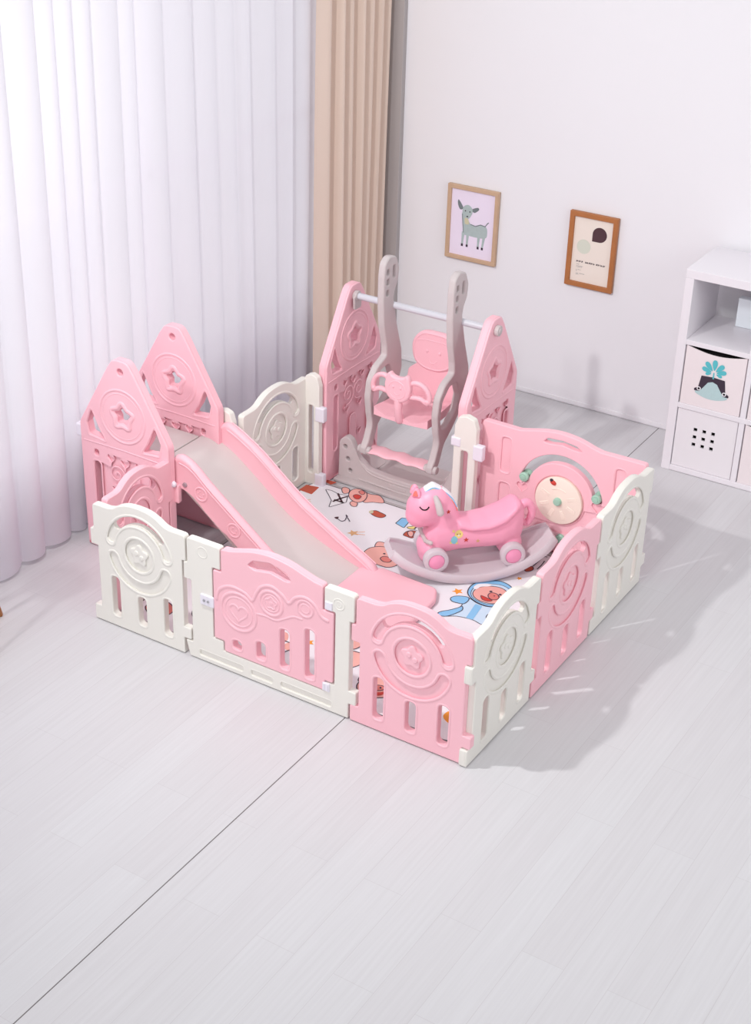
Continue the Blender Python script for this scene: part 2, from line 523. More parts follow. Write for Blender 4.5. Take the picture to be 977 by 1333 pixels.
_pen = {}
def pen_mesh(W, m):
    key = (round(W, 3), m.name)
    if key in _pen: return _pen[key]
    k = W / .507; c = W / 2
    def sx(lp): return [(x * k, z) for x, z in lp]
    cx, cz = .252, .398
    out = pen_outline(W)
    thr = []; cthr = [sx(band(cx, cz, .138, .176, 42, 138, 24))]
    for x, z1 in ((.112, .250), (.257, .196), (.400, .236)):
        thr.append(sx(rect(x - .023, x + .023, .056, z1, .021, 6)))
    # pressed shapes
    rec = []
    # upper crescent, split around the through slot so the loops do not cross
    rec.append(sx(band(cx, cz, .134, .180, 16, 164, 30)))
    rec.append(sx(band(cx, .390, .122, .172, 198, 342, 30)))
    rec.append(sx(circ(cx, cz, .078, 36)))
    rid = [(sx(band(cx, cz, .130, .183, 12, 168, 30)), .0065, True),
           (sx(band(cx, .390, .118, .176, 196, 344, 30)), .0065, True),
           (sx(circ(cx, cz, .082, 36)), .0075, True)]
    for x, z1 in ((.112, .250), (.257, .196), (.400, .236)):
        rid.append((sx(rect(x - .029, x + .029, .050, z1 + .007, .027, 6)), .005, True))
    bos = [(sx(flower(cx, cz, .044)), .012, .005), (sx(circ(cx - .012, cz + .010, .012, 16)), .016, .004), (sx(circ(cx + .016, cz - .006, .012, 16)), .016, .004)]
    me = relief_body(out, thr, rec, rid, bos, m, core_thr=cthr).mesh('panel', 45)
    _pen[key] = me
    return me

def pen_panel(name, label, W, m, loc, rz, clips=True):
    t = thing(name, label, 'playpen panel', loc, rz, 'playpen panels')
    o = bpy.data.objects.new('panel_body', pen_mesh(W, m)); COL.objects.link(o); o.parent = t
    return t

CY = .017
pen_panel('playpen_fence', 'white fence panel between the gate and the curtain-side corner of the playpen', .489, WHITE, (-1.800, CY, 0), 0)
pen_panel('playpen_fence', 'pink front fence panel between the white gate and the near corner', .500, PINK, (-.507, CY, 0), 0)
pen_panel('playpen_fence', 'white fence panel at the near corner, meeting the pink front panel', .525, WHITE, (-CY, .008, 0), R(90))
pen_panel('playpen_fence', 'pink fence panel between the two white side panels', .537, PINK, (-CY, .541, 0), R(90))
pen_panel('playpen_fence', 'white side fence panel that meets the pink activity panel and its spinning disc', .535, WHITE, (-CY, 1.086, 0), R(90))
pen_panel('playpen_fence', 'pink fence panel running from the curtain-side corner to the slide tower', .43, PINK, (-1.778, .482, 0), R(-90))
pen_panel('playpen_fence', 'creamy white fence panel standing behind the slide, before the sheer curtain', .545, WHITE, (-1.775, 1.012, 0), R(90))

# the gate
g = thing('playpen_gate', 'white playpen gate frame holding an arched pink door with round reliefs', 'gate', (-1.309, CY, 0))
GW = .800
gout = rpoly([(.004, .004), (GW - .022, .004), (GW - .022, .075), (GW + .012, .075), (GW + .012, .136), (GW - .022, .136), (GW - .022, .455), (GW - .003, .455), (GW - .003, PH),
              (.662, PH), (.662, .472), (.712, .472), (.712, .138), (.674, .138), (.674, .092), (.178, .092), (.178, .138), (.128, .138), (.128, .472), (.168, .472), (.168, PH), (.003, PH), (.003, .455), (-.016, .455), (-.016, .376), (.02, .376), (.02, .078), (-.016, .078)],
             [.006, .006, .004, .008, .008, .004, .004, .006, .016, .012, .006, .006, .006, .006, .006, .006, .006, .006, .006, .006, .012, .016, .006, .008, .008, .004, .004, .006], 4)
rec = [rect(.055, .275, .026, .052, .012), rect(.315, .42, .026, .052, .012), rect(.46, .70, .026, .052, .012)]
rid = [(circ(.082, .525, .024, 24), .004, True), (circ(.728, .515, .024, 24), .004, True), (circ(.728, .515, .012, 16), .003, True),
       (rect(.05, .28, .021, .057, .014), .003, True), (rect(.31, .425, .021, .057, .014), .003, True), (rect(.455, .705, .021, .057, .014), .003, True)]
relief_body(gout, [], rec, rid, [], WHITE).build('gate_frame', g, 45)
dtop = cat([(.215, .577), (.256, .589), (.329, .611), (.412, .620), (.497, .611), (.573, .589), (.615, .577)], 4, False)[::-1]
dout = ol([(.184, .096, .008), (.668, .096, .008), (.668, .144, .006), (.706, .144, .008), (.706, .466, .008), (.656, .466, .006), (.656, PH, .014)] + dtop +
          [(.174, PH, .014), (.174, .466, .006), (.134, .466, .008), (.134, .144, .008), (.184, .144, .006)])
thr = [rpoly([(.300, .542), (.330, .572), (.41, .588), (.490, .570), (.512, .536), (.48, .532), (.41, .546), (.34, .532)], .010, 4)]
for x, z0, z1 in ((.248, .126, .168), (.365, .122, .205), (.480, .122, .308), (.598, .122, .352)):
    thr.append(rect(x - .022, x + .022, z0, z1, .020, 6))
drec = []
drid = [(circ(.258, .310, .086, 40), .008, True), (circ(.258, .310, .066, 36), .005, True), (circ(.416, .408, .054, 30), .0075, True), (circ(.416, .408, .038, 26), .0045, True),
        (circ(.576, .441, .036, 26), .0065, True), (circ(.576, .441, .02, 20), .004, True), (heart(.258, .306, .088), .006, True), (flower(.416, .408, .024), .005, True),
        (cat([(.150, .335), (.165, .385), (.22, .418), (.29, .412), (.325, .39), (.345, .43), (.372, .47), (.42, .487), (.47, .466), (.50, .44), (.53, .475), (.575, .492), (.62, .475), (.65, .435), (.68, .425)], 5, False), .0085, False),
        (cat([(.345, .335), (.39, .34), (.44, .338), (.48, .36), (.52, .385), (.56, .388)], 5, False), .006, False)]
for x, z0, z1 in ((.248, .126, .168), (.365, .122, .205), (.480, .122, .308), (.598, .122, .352)):
    drid.append((rect(x - .029, x + .029, z0 - .007, z1 + .007, .026, 6), .004, True))
dbos = [(circ(.416, .408, .009, 14), .014, .003)]
door = relief_body(dout, thr, drec, drid, dbos, PINK, .037, .0105).build('gate_door', g, 45)
door['label'] = 'arched pink gate door with heart and flower reliefs'
latch = MB()
latch.add(box(.070, .138, -.025, -.014, .285, .335, .006), CLIP)
for x in (.092, .112): latch.add(lathe(pill(.006, .006, .002), 12, 'Y'), BOLT, T((x, -.027, .31)))
lt = latch.build('latch', g); lt['label'] = 'white latch plate'
hg = MB()
hg.add(box(.660, .694, -.022, .018, .096, .136, .004), CLIP)
for x in (.669, .685): hg.add(box(x - .003, x + .003, -.025, -.020, .10, .132, .002), CLIP)
hg.build('hinge', g)
MB().add(box(.666, .70, -.021, .018, .474, .512, .004), CLIP).build('hinge', g)

# connector strips with a round head
def strip(label, x0, x1, y, clips, z1=.60):
    W = x1 - x0
    t = thing('connector_post', label, 'playpen connector', (x0, y, 0), 0, 'white connector posts')
    out = ol([(0, .004, .006), (W, .004, .006), (W, z1 - .055, .03), (W * .85, z1 - .008, .02), (W * .5, z1 + .004, .02), (W * .15, z1 - .008, .02), (0, z1 - .055, .03)], 5)
    c = W / 2; q = W * .16
    thr = [rect(c - q, c + q, .075, .44, min(.012, q * .9), 5)]
    rid = [(rect(c - q - .007, c + q + .007, .066, .449, .014, 5), .0035, True)]
    relief_body(out, thr, [], rid, [], WHITE, .036, .0105).build('post_body', t, 45)
    for x, z0, z1_ in clips:
        k = MB().add(box(x, x + .050, -.023, .012, z0, z1_, .006), CLIP).build('joint_clip', t); k['label'] = 'white joint clip'
    return t
strip('narrow white round-topped post joining the cream panel to the swing stand', -1.772, -1.680, 1.545, ((.072, .362, .438), (.072, .006, .075)))
strip('narrow white round-topped post beside the pink activity panel', -.932, -.818, 1.535, ((-.014, .455, .500), (.102, .41, .485), (-.024, .05, .10)), .612)
strip('narrow white round-topped post at the top end of the slide', -1.880, -1.778, .975, (), .608)

# activity panel with spinning disc
mw = .80
a = thing('activity_fence', 'pink activity fence panel with a cream spinning disc and green sliding beads', 'playpen panel', (-.835, 1.620, 0), 0)
mtop = cat([(.19, .577), (.235, .588), (.318, .608), (.40, .615), (.48, .606), (.55, .586), (.59, .577)], 4, False)[::-1]
mout = ol([(.004, .004, .008), (mw, .004, .008), (mw, PH + .006, .016)] + mtop + [(.002, PH + .006, .014)])
mc = (.411, .285)
thr = [rpoly([(.305, .553), (.33, .577), (.40, .582), (.47, .573), (.505, .552), (.46, .551), (.40, .561), (.345, .551)], .008, 4),
       band(mc[0], mc[1] + .015, .166, .208, 12, 166, 36), band(mc[0], mc[1], .170, .214, 246, 294, 18)]
rec = [rect(.105, .150, .345, .520, .018), rect(.105, .155, .150, .288, .018), rect(.665, .71, .345, .52, .018), rect(.665, .71, .15, .288, .018), heart(.222, .298, .052), heart(.596, .302, .052),
       circ(mc[0], mc[1], .121, 44)]
rid = [(rect(.098, .157, .338, .527, .024), .0035, True), (rect(.098, .162, .143, .295, .024), .0035, True), (rect(.658, .717, .338, .527, .024), .0035, True), (rect(.658, .717, .143, .295, .024), .0035, True),
       (heart(.222, .298, .062), .003, True), (heart(.596, .302, .062), .003, True)]
relief_body(mout, thr, rec, rid, [], PINK).build('panel_body', a, 45)
dm = MB()
dm.add(lathe(pill(.116, .03, .006), 44, 'Y'), CREAM)
for i in range(8):
    an = R(22 + 45 * i)
    if i == 1 or i == 2: continue
    for da in (-.10, 0, .10):
        dm.add(ridge([(.052 * math.cos(an + da), .052 * math.sin(an + da)), (.092 * math.cos(an + da * .6), .092 * math.sin(an + da * .6))], .0035, -.015), CREAM)
dm.add(ridge(arc(0, 0, .062, 60, 120, 10), .004, -.015), CREAM)
d = dm.build('spinning_disc', a); d.location = (mc[0], -.014, mc[1]); d['label'] = 'cream spinning disc'
hb = MB().add(lathe([(.002, -.012), (.019, -.012), (.019, .004), (.015, .010), (.002, .012)], 24, 'Y'), GREEN); h = hb.build('disc_hub', d); h.location = (0, -.022, 0); h['label'] = 'mint green hub'
lb = MB()
lb.add(ell(0, 0, 0, .016, .007, .011, 16, 8), REDI); lb.add(ell(-.012, -.001, .006, .009, .006, .008, 12, 8), PLUM)
l = lb.build('ladybird', d); l.location = (-.03, -.017, .088); l.rotation_euler = (0, R(25), 0); l['label'] = 'small red and dark ladybird'
for ang, rr_, zoff in ((163, .187, .015), (15, .187, .015), (260, .192, 0), (278, .192, 0)):
    b = MB()
    b.add(lathe([(.002, -.03), (.018, -.03), (.0225, -.025), (.0225, -.014), (.012, -.010), (.012, .010), (.0225, .014), (.0225, .025), (.018, .03), (.002, .03)], 24, 'Y'), GREEN)
    b.add(lathe(pill(.012, .004, .001), 18, 'Y'), GREEN, T((0, -.031, 0)))
    bo = b.build('bead', a); bo.location = (mc[0] + rr_ * math.cos(R(ang)), -.003, mc[1] + zoff + rr_ * math.sin(R(ang))); bo['label'] = 'mint green sliding bead'

# ------------------------------------------------------------------ castle side panels
def castle_mesh():
    W = .50
    out = rpoly([(.004, .004), (W - .004, .004), (W, .30), (W, .635), (.325, .935), (.29, .985), (.21, .985), (.175, .935), (0, .635), (0, .30)],
                [.01, .01, 0, .06, .04, .045, .045, .04, .06, 0], 6)
    c = (.25, .72)
    thr = [star(c[0], c[1], .029, .050, 5, 90, .012), circ(.25, .932, .0165, 20)]
    for s in (-1, 1):
        thr.append(rpoly([(.25 + s * .178, .712), (.25 + s * .208, .640), (.25 + s * .196, .586), (.25 + s * .108, .576), (.25 + s * .142, .628)], [.008, .014, .014, .008, .05], 5))
        thr.append(rect(.25 + s * .162 - .018, .25 + s * .162 + .018, .16, .455, .017))
        thr.append(rect(.25 + s * .162 - .013, .25 + s * .162 + .013, .485, .515, .012))
    thr.append(rect(.232, .268, .135, .285, .017))
    rec = [heart(.25, .49, .045), heart(.17, .495, .036), heart(.33, .495, .036), heart(.19, .345, .036), heart(.31, .345, .036), heart(.19, .18, .034), heart(.31, .18, .034)]
    rid = [(circ(c[0], c[1], .126, 44), .007, True), (circ(c[0], c[1], .108, 40), .0035, True), (star(c[0], c[1], .046, .074, 5, 90, .018), .011, True),
           ([(.02, .548), (.25, .553), (.48, .548)], .005, False), (rect(.222, .278, .125, .295, .026), .004, True)]
    for s in (-1, 1):
        rid.append((rect(.25 + s * .162 - .026, .25 + s * .162 + .026, .152, .463, .024), .004, True))
        rid.append((rpoly([(.25 + s * .180, .726), (.25 + s * .216, .640), (.25 + s * .202, .578), (.25 + s * .094, .568), (.25 + s * .134, .630)], [.008, .014, .014, .008, .05], 5), .004, True))
        sp = [(.25 + s * (.048 + (.006 + .0045 * t) * math.cos(t * 1.0)), .420 + (.006 + .0045 * t) * math.sin(t)) for t in [i * .45 for i in range(26)]]
        rid.append((sp, .0035, False))
    return relief_body(out, thr, rec, rid, [], PINK, .046, .0125, .0055).mesh('castle_side', 45)
CASTLE = castle_mesh()
def castle(parent, loc, rz):
    o = bpy.data.objects.new('side_panel', CASTLE); COL.objects.link(o); o.parent = parent; o.location = loc; o.rotation_euler = (0, 0, rz)
    return o

# ------------------------------------------------------------------ slide tower
s = thing('slide', 'grey and pink toddler slide with two tall pointed side panels', 'slide', (-1.8, .5, 0))
ox, oy = -1.8, .5
castle(s, (-2.262 - ox, .490 - oy, 0), 0)
castle(s, (-2.318 - ox, .925 - oy, 0), 0)
pf = MB()
pf.add(box(-2.20, -1.925, .520, .897, .445, .478, .006), CHUTE)
pf.build('platform', s).location = (-ox, -oy, 0)
for i, (x, z) in enumerate(((-2.235, .30), (-2.235, .15))):
    st = MB().add(box(x - .035, x + .035, .520, .897, z - .03, z, .006), CHUTE)
    st.build('step', s).location = (-ox, -oy, 0)
# chute profile
prof = [(-1.915, .478), (-1.865, .476), (-1.82, .460), (-1.74, .420), (-1.60, .318), (-1.485, .226), (-1.40, .172), (-1.31, .130), (-1.19, .085), (-1.10, .056), (-1.055, .044)]
pc = cat(prof, 4, False)
ch = MB()
secs = []
for i, (x, z) in enumerate(pc):
    secs.append([(x, .548, z), (x, .930, z), (x, .930, z - .02), (x, .548, z - .02)])
ch.add(loft(secs), CHUTE)
ch.build('chute', s, 30).location = (-ox, -oy, 0)
# rails: upper edge of each rail and its lower edge
def rail(y, top, depth, w):
    """side wall of the chute: rounded top bead, tall web that follows the chute"""
    mb = MB(); tp = cat(top, 5, False); S_ = []
    for i, (x, z) in enumerate(tp):
        t = i / (len(tp) - 1)
        dd = depth(x)
        zb = max(z - dd, .006)
        sec = []
        prof_ = [(-w * .5, zb), (-w * .5, z - .03), (-w * .62, z - .016), (-w * .42, z - .003), (0, z + .002), (w * .42, z - .003), (w * .62, z - .016), (w * .5, z - .03), (w * .5, zb)]
        for dy, zz in prof_: sec.append((x, y + dy, max(zz, zb)))
        S_.append(sec)
    mb.add(loft(S_), PINK)
    return mb
ltop = [(-1.782, .530), (-1.776, .566), (-1.745, .585), (-1.70, .574), (-1.655, .546), (-1.59, .490), (-1.47, .400), (-1.36, .318), (-1.26, .245), (-1.16, .180), (-1.06, .118), (-1.00, .078), (-.975, .046)]
rtop = [(-1.835, .520), (-1.825, .546), (-1.785, .562), (-1.72, .532), (-1.61, .466), (-1.49, .372), (-1.38, .292), (-1.26, .220), (-1.16, .164), (-1.06, .112), (-1.00, .078), (-.975, .046)]
rl = rail(.537, ltop, lambda x: .158 if x < -1.5 else .15, .034)
for x, z in ((-1.63, .43), (-1.455, .305)):
    M = T((x, .5185, z)) @ RY(R(36))
    rl.add(ridge(circ(0, 0, .032, 26), .0045, 0, True), PINK, M); rl.add(ridge(arc(0, 0, .015, 200, 340, 8), .0025, 0), PINK, M)
    for q in (-.010, .010): rl.add(ell(q, 0, .009, .004, .002, .004, 10, 6), PINK, M)
rl.add(ridge(cat([(x + .0, z - .035) for x, z in ltop[2:11]], 4, False), .004, .519), PINK)
q = rl.build('slide_rail', s, 50); q.location = (-ox, -oy, 0)
bl = MB()
bl.add(lathe(pill(.011, .012, .004), 16, 'Y'), BOLT); b1 = bl.build('bolt', q); b1.location = (-1.716, .517, .452); b1['label'] = 'grey metal bolt'
q = rail(.945, rtop, lambda x: .15, .034)
q.add(ridge(cat([(x, z - .030) for x, z in rtop[2:11]], 4, False), .006, .927), PINK); q.add(ridge(cat([(x, z - .006) for x, z in rtop[2:11]], 4, False), .006, .962), PINK)
q.build('slide_rail', s, 50).location = (-ox, -oy, 0)
cl_ = MB().add(box(-2.292, -2.245, .470, .512, .555, .615, .006), CLIP).build('joint_clip', s); cl_.location = (-ox, -oy, 0); cl_['label'] = 'white joint clip'
bb = MB().add(box(-1.782, -1.742, .500, .53, .355, .445, .008), PINK); bb.add(ell(-1.762, .495, .452, .016, .012, .016, 14, 8), CLIP)
bb.build('mounting_bracket', s).location = (-ox, -oy, 0)
# landing pad at the foot
pd = MB()
po = rpoly([(-1.058, .548), (-.70, .548), (-.650, .62), (-.642, .75), (-.650, .90), (-.69, .985), (-.97, .985), (-1.058, .93)], [.004, .05, .05, .08, .05, .05, .02, .004], 6)
vs, fs = slab([[(x, yy) for x, yy in po]], .030, .011, 0)
pd.add(([(x, z, -yy + .029 + max(0, (-x - .75)) * .04) for x, yy, z in vs], fs), PINK)
pd.build('landing_pad', s, 45).location = (-ox, -oy, 0)

# ------------------------------------------------------------------ swing frame
f = thing('swing_stand', 'pink swing stand of two pointed side panels, a pale crossbar and grey base', 'swing stand', (-1.30, 1.8, 0))
ox, oy = -1.30, 1.8
castle(f, (-1.690 - ox, 1.572 - oy, 0), R(90))
castle(f, (-.925 - ox, 1.572 - oy, 0), R(90))
cb = MB().add(sweep([(-1.70, 1.812, .930), (-1.3, 1.812, .930), (-.90, 1.812, .930)], .0165, 18), STEEL)
c_ = cb.build('crossbar', f); c_.location = (-ox, -oy, 0); c_['label'] = 'pale painted steel crossbar'
for x, sgn in ((-1.655, 1), (-.892, 1)):
    e = MB().add(lathe(pill(.026, .024, .005), 24, 'X'), GREY); e.add(lathe(pill(.015, .032, .003), 18, 'X'), GREY)
    e_ = e.build('end_cap', f); e_.location = (x - ox, 1.812 - oy, .93); e_['label'] = 'grey bar end cap'
br = MB().add(slab([rpoly([(-.028, -.05), (.028, -.05), (.034, .02), (-.034, .02)], .012)], .012, .003), GREY, T((-1.652 - ox, 1.812 - oy, .915)) @ RZ(R(90)))
br.build('bar_bracket', f)
# grey base: ribbed wall with raised ends, and a floor plate
ba = MB()
bo = rpoly([(-1.655, .006), (-.945, .006), (-.945, .21), (-.97, .25), (-1.012, .242), (-1.062, .138), (-1.13, .098), (-1.25, .088), (-1.37, .088), (-1.475, .098), (-1.535, .140), (-1.582, .232), (-1.615, .246), (-1.65, .215)],
           [.006, .006, .03, .03, .03, .05, .05, .1, .1, .05, .05, .03, .03, .03], 5)
holes = []
for xx, zz in ((-1.615, .188), (-1.598, .124), (-1.583, .062), (-.985, .19), (-1.0, .124)): holes.append(circ(xx, zz, .011, 18))
ba.add(slab([bo] + holes, .04, .006, 1.690), GREY)
ba.add(slab([rect(-1.36, -1.26, .034, .056, .01)], .006, .002, 1.670), GREY)
ba.add(ridge([(-1.53, .030), (-1.3, .022), (-1.02, .030)], .005, 1.670), GREY)
ba.add(ridge(cat([(-1.56, .19), (-1.52, .118), (-1.465, .078), (-1.37, .068), (-1.25, .068), (-1.14, .076), (-1.08, .11), (-1.035, .19)], 5, False), .005, 1.670), GREY)
ba.add(box(-1.655, -.945, 1.625, 1.675, .004, .020, .004), GREY)
b_ = ba.build('base_wall', f, 45); b_.location = (-ox, -oy, 0); b_['label'] = 'grey base wall with raised holed ends'
pl = MB().add(box(-1.655, -.955, 1.700, 1.985, .004, .040, .006), GREY)
for x0, x1 in ((-1.60, -1.50), (-1.46, -1.10)): pl.add(slab([rect(x0, x1, 1.75, 1.90, .04)], .006, .002), GREY, T((0, 0, .041)) @ RX(R(-90)) @ SC(1, 1, -1) if False else Matrix(((1, 0, 0, 0), (0, 0, 1, 0), (0, -1, 0, .041), (0, 0, 0, 1))))
for x in (-1.39, -1.09): pl.add(lathe(pill(.010, .012, .003), 14), BOLT, T((x, 1.945, .044)))
p_ = pl.build('base_plate', f, 45); p_.location = (-ox, -oy, 0)
MB().add(sweep([(-1.07, 1.71, .075), (-1.02, 1.72, .16), (-.975, 1.725, .165)], .010, 10), GREY).build('base_brace', f).location = (-ox, -oy, 0)

# ------------------------------------------------------------------ swing seat (hangs from the bar)
w = thing('swing', 'pink bucket swing seat hung by two curved grey arms on the crossbar', 'swing', (-1.275, 1.8, 0))
ox, oy = -1.275, 1.8
arm = ol([(1.705, 1.10, .1), (1.705, .97, .1), (1.718, .85, .2), (1.748, .745, .05), (1.752, .690, .02), (1.672, .660, .05), (1.622, .605, .06), (1.608, .52, .1), (1.622, .43, .08), (1.640, .37, .08), (1.604, .29, .06), (1.578, .262, .015), (1.580, .228, .015), (1.618, .222, .015), (1.652, .262, .05),
          (1.688, .345, .06), (1.76, .400, .1), (1.870, .50, .08), (1.905, .58, .08), (1.895, .68, .1), (1.84, .83, .2), (1.800, .97, .04), (1.812, 1.01, .02), (1.838, 1.05, .05), (1.846, 1.11, .06), (1.815, 1.175, .04), (1.755, 1.19, .04), (1.715, 1.165, .04)])
ah = [rpoly([(1.782, .640), (1.712, .634), (1.656, .582), (1.640, .50), (1.658, .43), (1.715, .435), (1.790, .490), (1.815, .56)], .03, 5)]
for zz in (1.115, 1.065, 1.012): ah.append(rect(1.733, 1.754, zz - .014, zz + .014, .009))
ah.append(rect(1.786, 1.806, 1.075, 1.135, .009))
for X in (-1.460, -1.090):
    m_ = MB().add(slab([arm] + ah, .036, .008, 0, 3), GREY, T((X - ox, -oy, 0)) @ RZ(R(90)))
    am = m_.build('arm', w, 45); am['label'] = 'curved grey swing arm'
    kb = MB().add(lathe(pill(.020, .07, .006), 20, 'X'), GREY, T((X - ox, 1.603 - oy, .245)))
    kb.build('foot_pivot', am)
# seat pan
sp_ = MB()
secs = []
for i in range(13):
    t = i / 12; yv = 1.615 + .305 * t
    hw = .148 - .012 * t; zz = .462 - .012 * math.sin(PI * t) + .0 * t + (.010 if t < .08 else 0) - (.012 if t == 0 else 0)
    sec = []
    for k in range(11):
        u = -1 + 2 * k / 10; sec.append((u * hw, yv - oy - .012 * (1 - u * u) * (1 - t), zz + .018 * abs(u) ** 4 + .006 * math.cos(u * 6)))
    for k in range(11):
        u = 1 - 2 * k / 10; sec.append((u * hw, yv - oy - .012 * (1 - u * u) * (1 - t), zz - .020))
    secs.append(sec)
sp_.add(loft(secs), PINK)
sp_.build('seat', w, 50)
bk = MB()
bo_ = rpoly([(-.145, .44), (.145, .44), (.135, .58), (.085, .62), (-.085, .62), (-.135, .58)], [.01, .01, .03, .02, .02, .03], 5)
bk.add(slab([bo_], .03, .009), PINK, T((0, 1.905 - oy, 0)) @ T((0, 0, .44)) @ RX(R(-6)) @ T((0, 0, -.44)))
hd = cat([(0, .790), (.075, .782), (.118, .735), (.122, .68), (.10, .625), (.05, .598), (0, .592), (-.05, .598), (-.10, .625), (-.122, .68), (-.118, .735), (-.075, .782)], 5)
M = T((0, 1.905 - oy, .44)) @ RX(R(-6)) @ T((0, 0, -.44))
bk.add(slab([hd], .044, .014, 0, 3), PINK, M)
bk.add(ridge([(x * .88, .69 + (z - .69) * .88) for x, z in hd], .004, -.022, True), PINK, M)
bk.add(ridge([(-.10, .735), (-.05, .745), (.05, .745), (.10, .735)], .003, -.022), PINK, M)
for q in (-.035, .035): bk.add(ell(q, -.022, .69, .008, .004, .010, 10, 6), PINK, M)
bk.add(ridge(arc(0, .655, .022, 200, 340, 10), .003, -.022), PINK, M)
bk.build('backrest', w, 50)
# front guard bar: animal-face boss, two side loops, post
tb = MB(); M = T((0, 1.588 - oy, 0))
face = cat([(0, .684), (.028, .690), (.044, .702), (.060, .688), (.066, .66), (.070, .628), (.058, .585), (.03, .562), (0, .556), (-.03, .562), (-.058, .585), (-.070, .628), (-.066, .66), (-.060, .688), (-.044, .702), (-.028, .690)], 5)
tb.add(slab([face], .034, .011, 0, 3), PINK, M)
tb.add(ridge(circ(0, .622, .045, 24), .003, -.017, True), PINK, M)
for q in (-.02, .02): tb.add(ell(q, -.017, .635, .006, .004, .008, 10, 6), PINK, M)
tb.add(ridge(arc(0, .612, .016, 200, 340, 8), .0025, -.017), PINK, M)
for sx_ in (-1, 1):
    lo = cat([(sx_ * .05, .655), (sx_ * .09, .668), (sx_ * .13, .650), (sx_ * .152, .610), (sx_ * .146, .575), (sx_ * .11, .592), (sx_ * .06, .590)], 5, False)
    tb.add(sweep([(x, .0 + abs(x) * .16, z) for x, z in lo], .0125, 10), PINK, M)
    tb.add(sweep([(sx_ * .146, .02, .585), (sx_ * .165, .05, .56)], .014, 10), PINK, M)
tb.add(sweep([(0, 0, .57), (0, .004, .50), (0, .02, .455)], [.020, .019, .022], 12), PINK, M)
tb.build('guard_bar', w, 50)
ft = MB(); secs = []
for i in range(17):
    x = -.165 + .33 * i / 16; wv = .006 * math.cos(x * 38)
    secs.append([(x, 1.625 - oy + .045 * math.cos(a_) + wv * .5, .245 + .013 * math.sin(a_) + .004 * math.cos(x * 60)) for a_ in [2 * PI * j / 16 for j in range(16)]])
ft.add(loft(secs), PINK); ft.build('footrest', w, 60)

# ------------------------------------------------------------------ rocking horse
HA = R(223)
h = thing('rocking_horse', 'pink toy unicorn with grey wheels standing on a curved grey rocker board', 'rocking horse', (-.728, 1.211, .0125), HA)
# rocker board (local x = forward, y = sideways)
rk = MB(); secs = []; RAD = .64; xc = -.055
n = 30
for i in range(n + 1):
    t = -1 + 2 * i / n
    x = xc + (.375 if t > 0 else .40) * t
    zb = RAD - math.sqrt(RAD * RAD - (x - xc) ** 2)
    hw = .142 - .055 * abs(t) ** 3 - (.018 if i in (0, n) else 0) - (.006 if i in (1, n - 1) else 0)
    th = .044
    sec = []
    pr = [(-hw, .012), (-hw + .010, 0), (hw - .010, 0), (hw, .012), (hw, th - .010), (hw - .008, th), (hw - .022, th), (hw - .030, th - .012), (-hw + .030, th - .012), (-hw + .022, th), (-hw + .008, th), (-hw, th - .010)]
    # section is held perpendicular to the arc
    sl = (x - xc) / RAD; cs = math.sqrt(1 - sl * sl)
    for yy, zz in pr: sec.append((x - sl * zz, yy, zb + cs * zz))
    secs.append(sec)
rk.add(loft(secs), HGREY)
rk_ = rk.build('rocker_board', h, 50); rk_['label'] = 'curved grey rocker board'
# body
bd = MB()
def xsec(u, z0, z1, hw, tilt=0, n=20):
    c = (z0 + z1) / 2; rz = (z1 - z0) / 2
    return [(u + tilt * math.sin(a_) * rz, hw * math.copysign(abs(math.cos(a_)) ** .8, math.cos(a_)), c + rz * math.copysign(abs(math.sin(a_)) ** .85, math.sin(a_))) for a_ in [2 * PI * j / n for j in range(n)]]
bd.add(loft([xsec(*q) for q in [(-.296, .215, .325, .03), (-.285, .17, .352, .055), (-.25, .150, .348, .072), (-.20, .145, .312, .080), (-.14, .143, .286, .078), (-.07, .143, .278, .072), (0, .138, .285, .070), (.06, .125, .31, .070), (.11, .115, .30, .068), (.145, .12, .25, .055), (.158, .135, .215, .03)]]), HPINK)
# seat lip: wider saddle
bd.add(loft([xsec(*q) for q in [(-.275, .318, .362, .05), (-.25, .31, .366, .072), (-.20, .268, .325, .088), (-.13, .245, .294, .090), (-.05, .24, .284, .082), (.01, .25, .300, .07)]]), HPINK)
# neck and head
bd.add(loft([[(u0 + math.cos(tl) * rx * math.cos(a_) , ry * math.sin(a_), z0 + math.sin(tl) * rx * math.cos(a_)) for a_ in [2 * PI * j / 20 for j in range(20)]]
             for u0, z0, rx, ry, tl in [(.07, .22, .085, .066, 0), (.065, .28, .075, .062, -.3), (.075, .33, .068, .060, -.5), (.10, .37, .07, .062, -.7), (.13, .40, .07, .06, -.9)]]), HPINK)
bd.add(ell(.150, 0, .352, .088, .076, .088), HPINK)
bd.add(ell(.120, 0, .378, .080, .072, .078), HPINK)
bd.add(ell(.178, 0, .318, .062, .062, .060), HPINK)
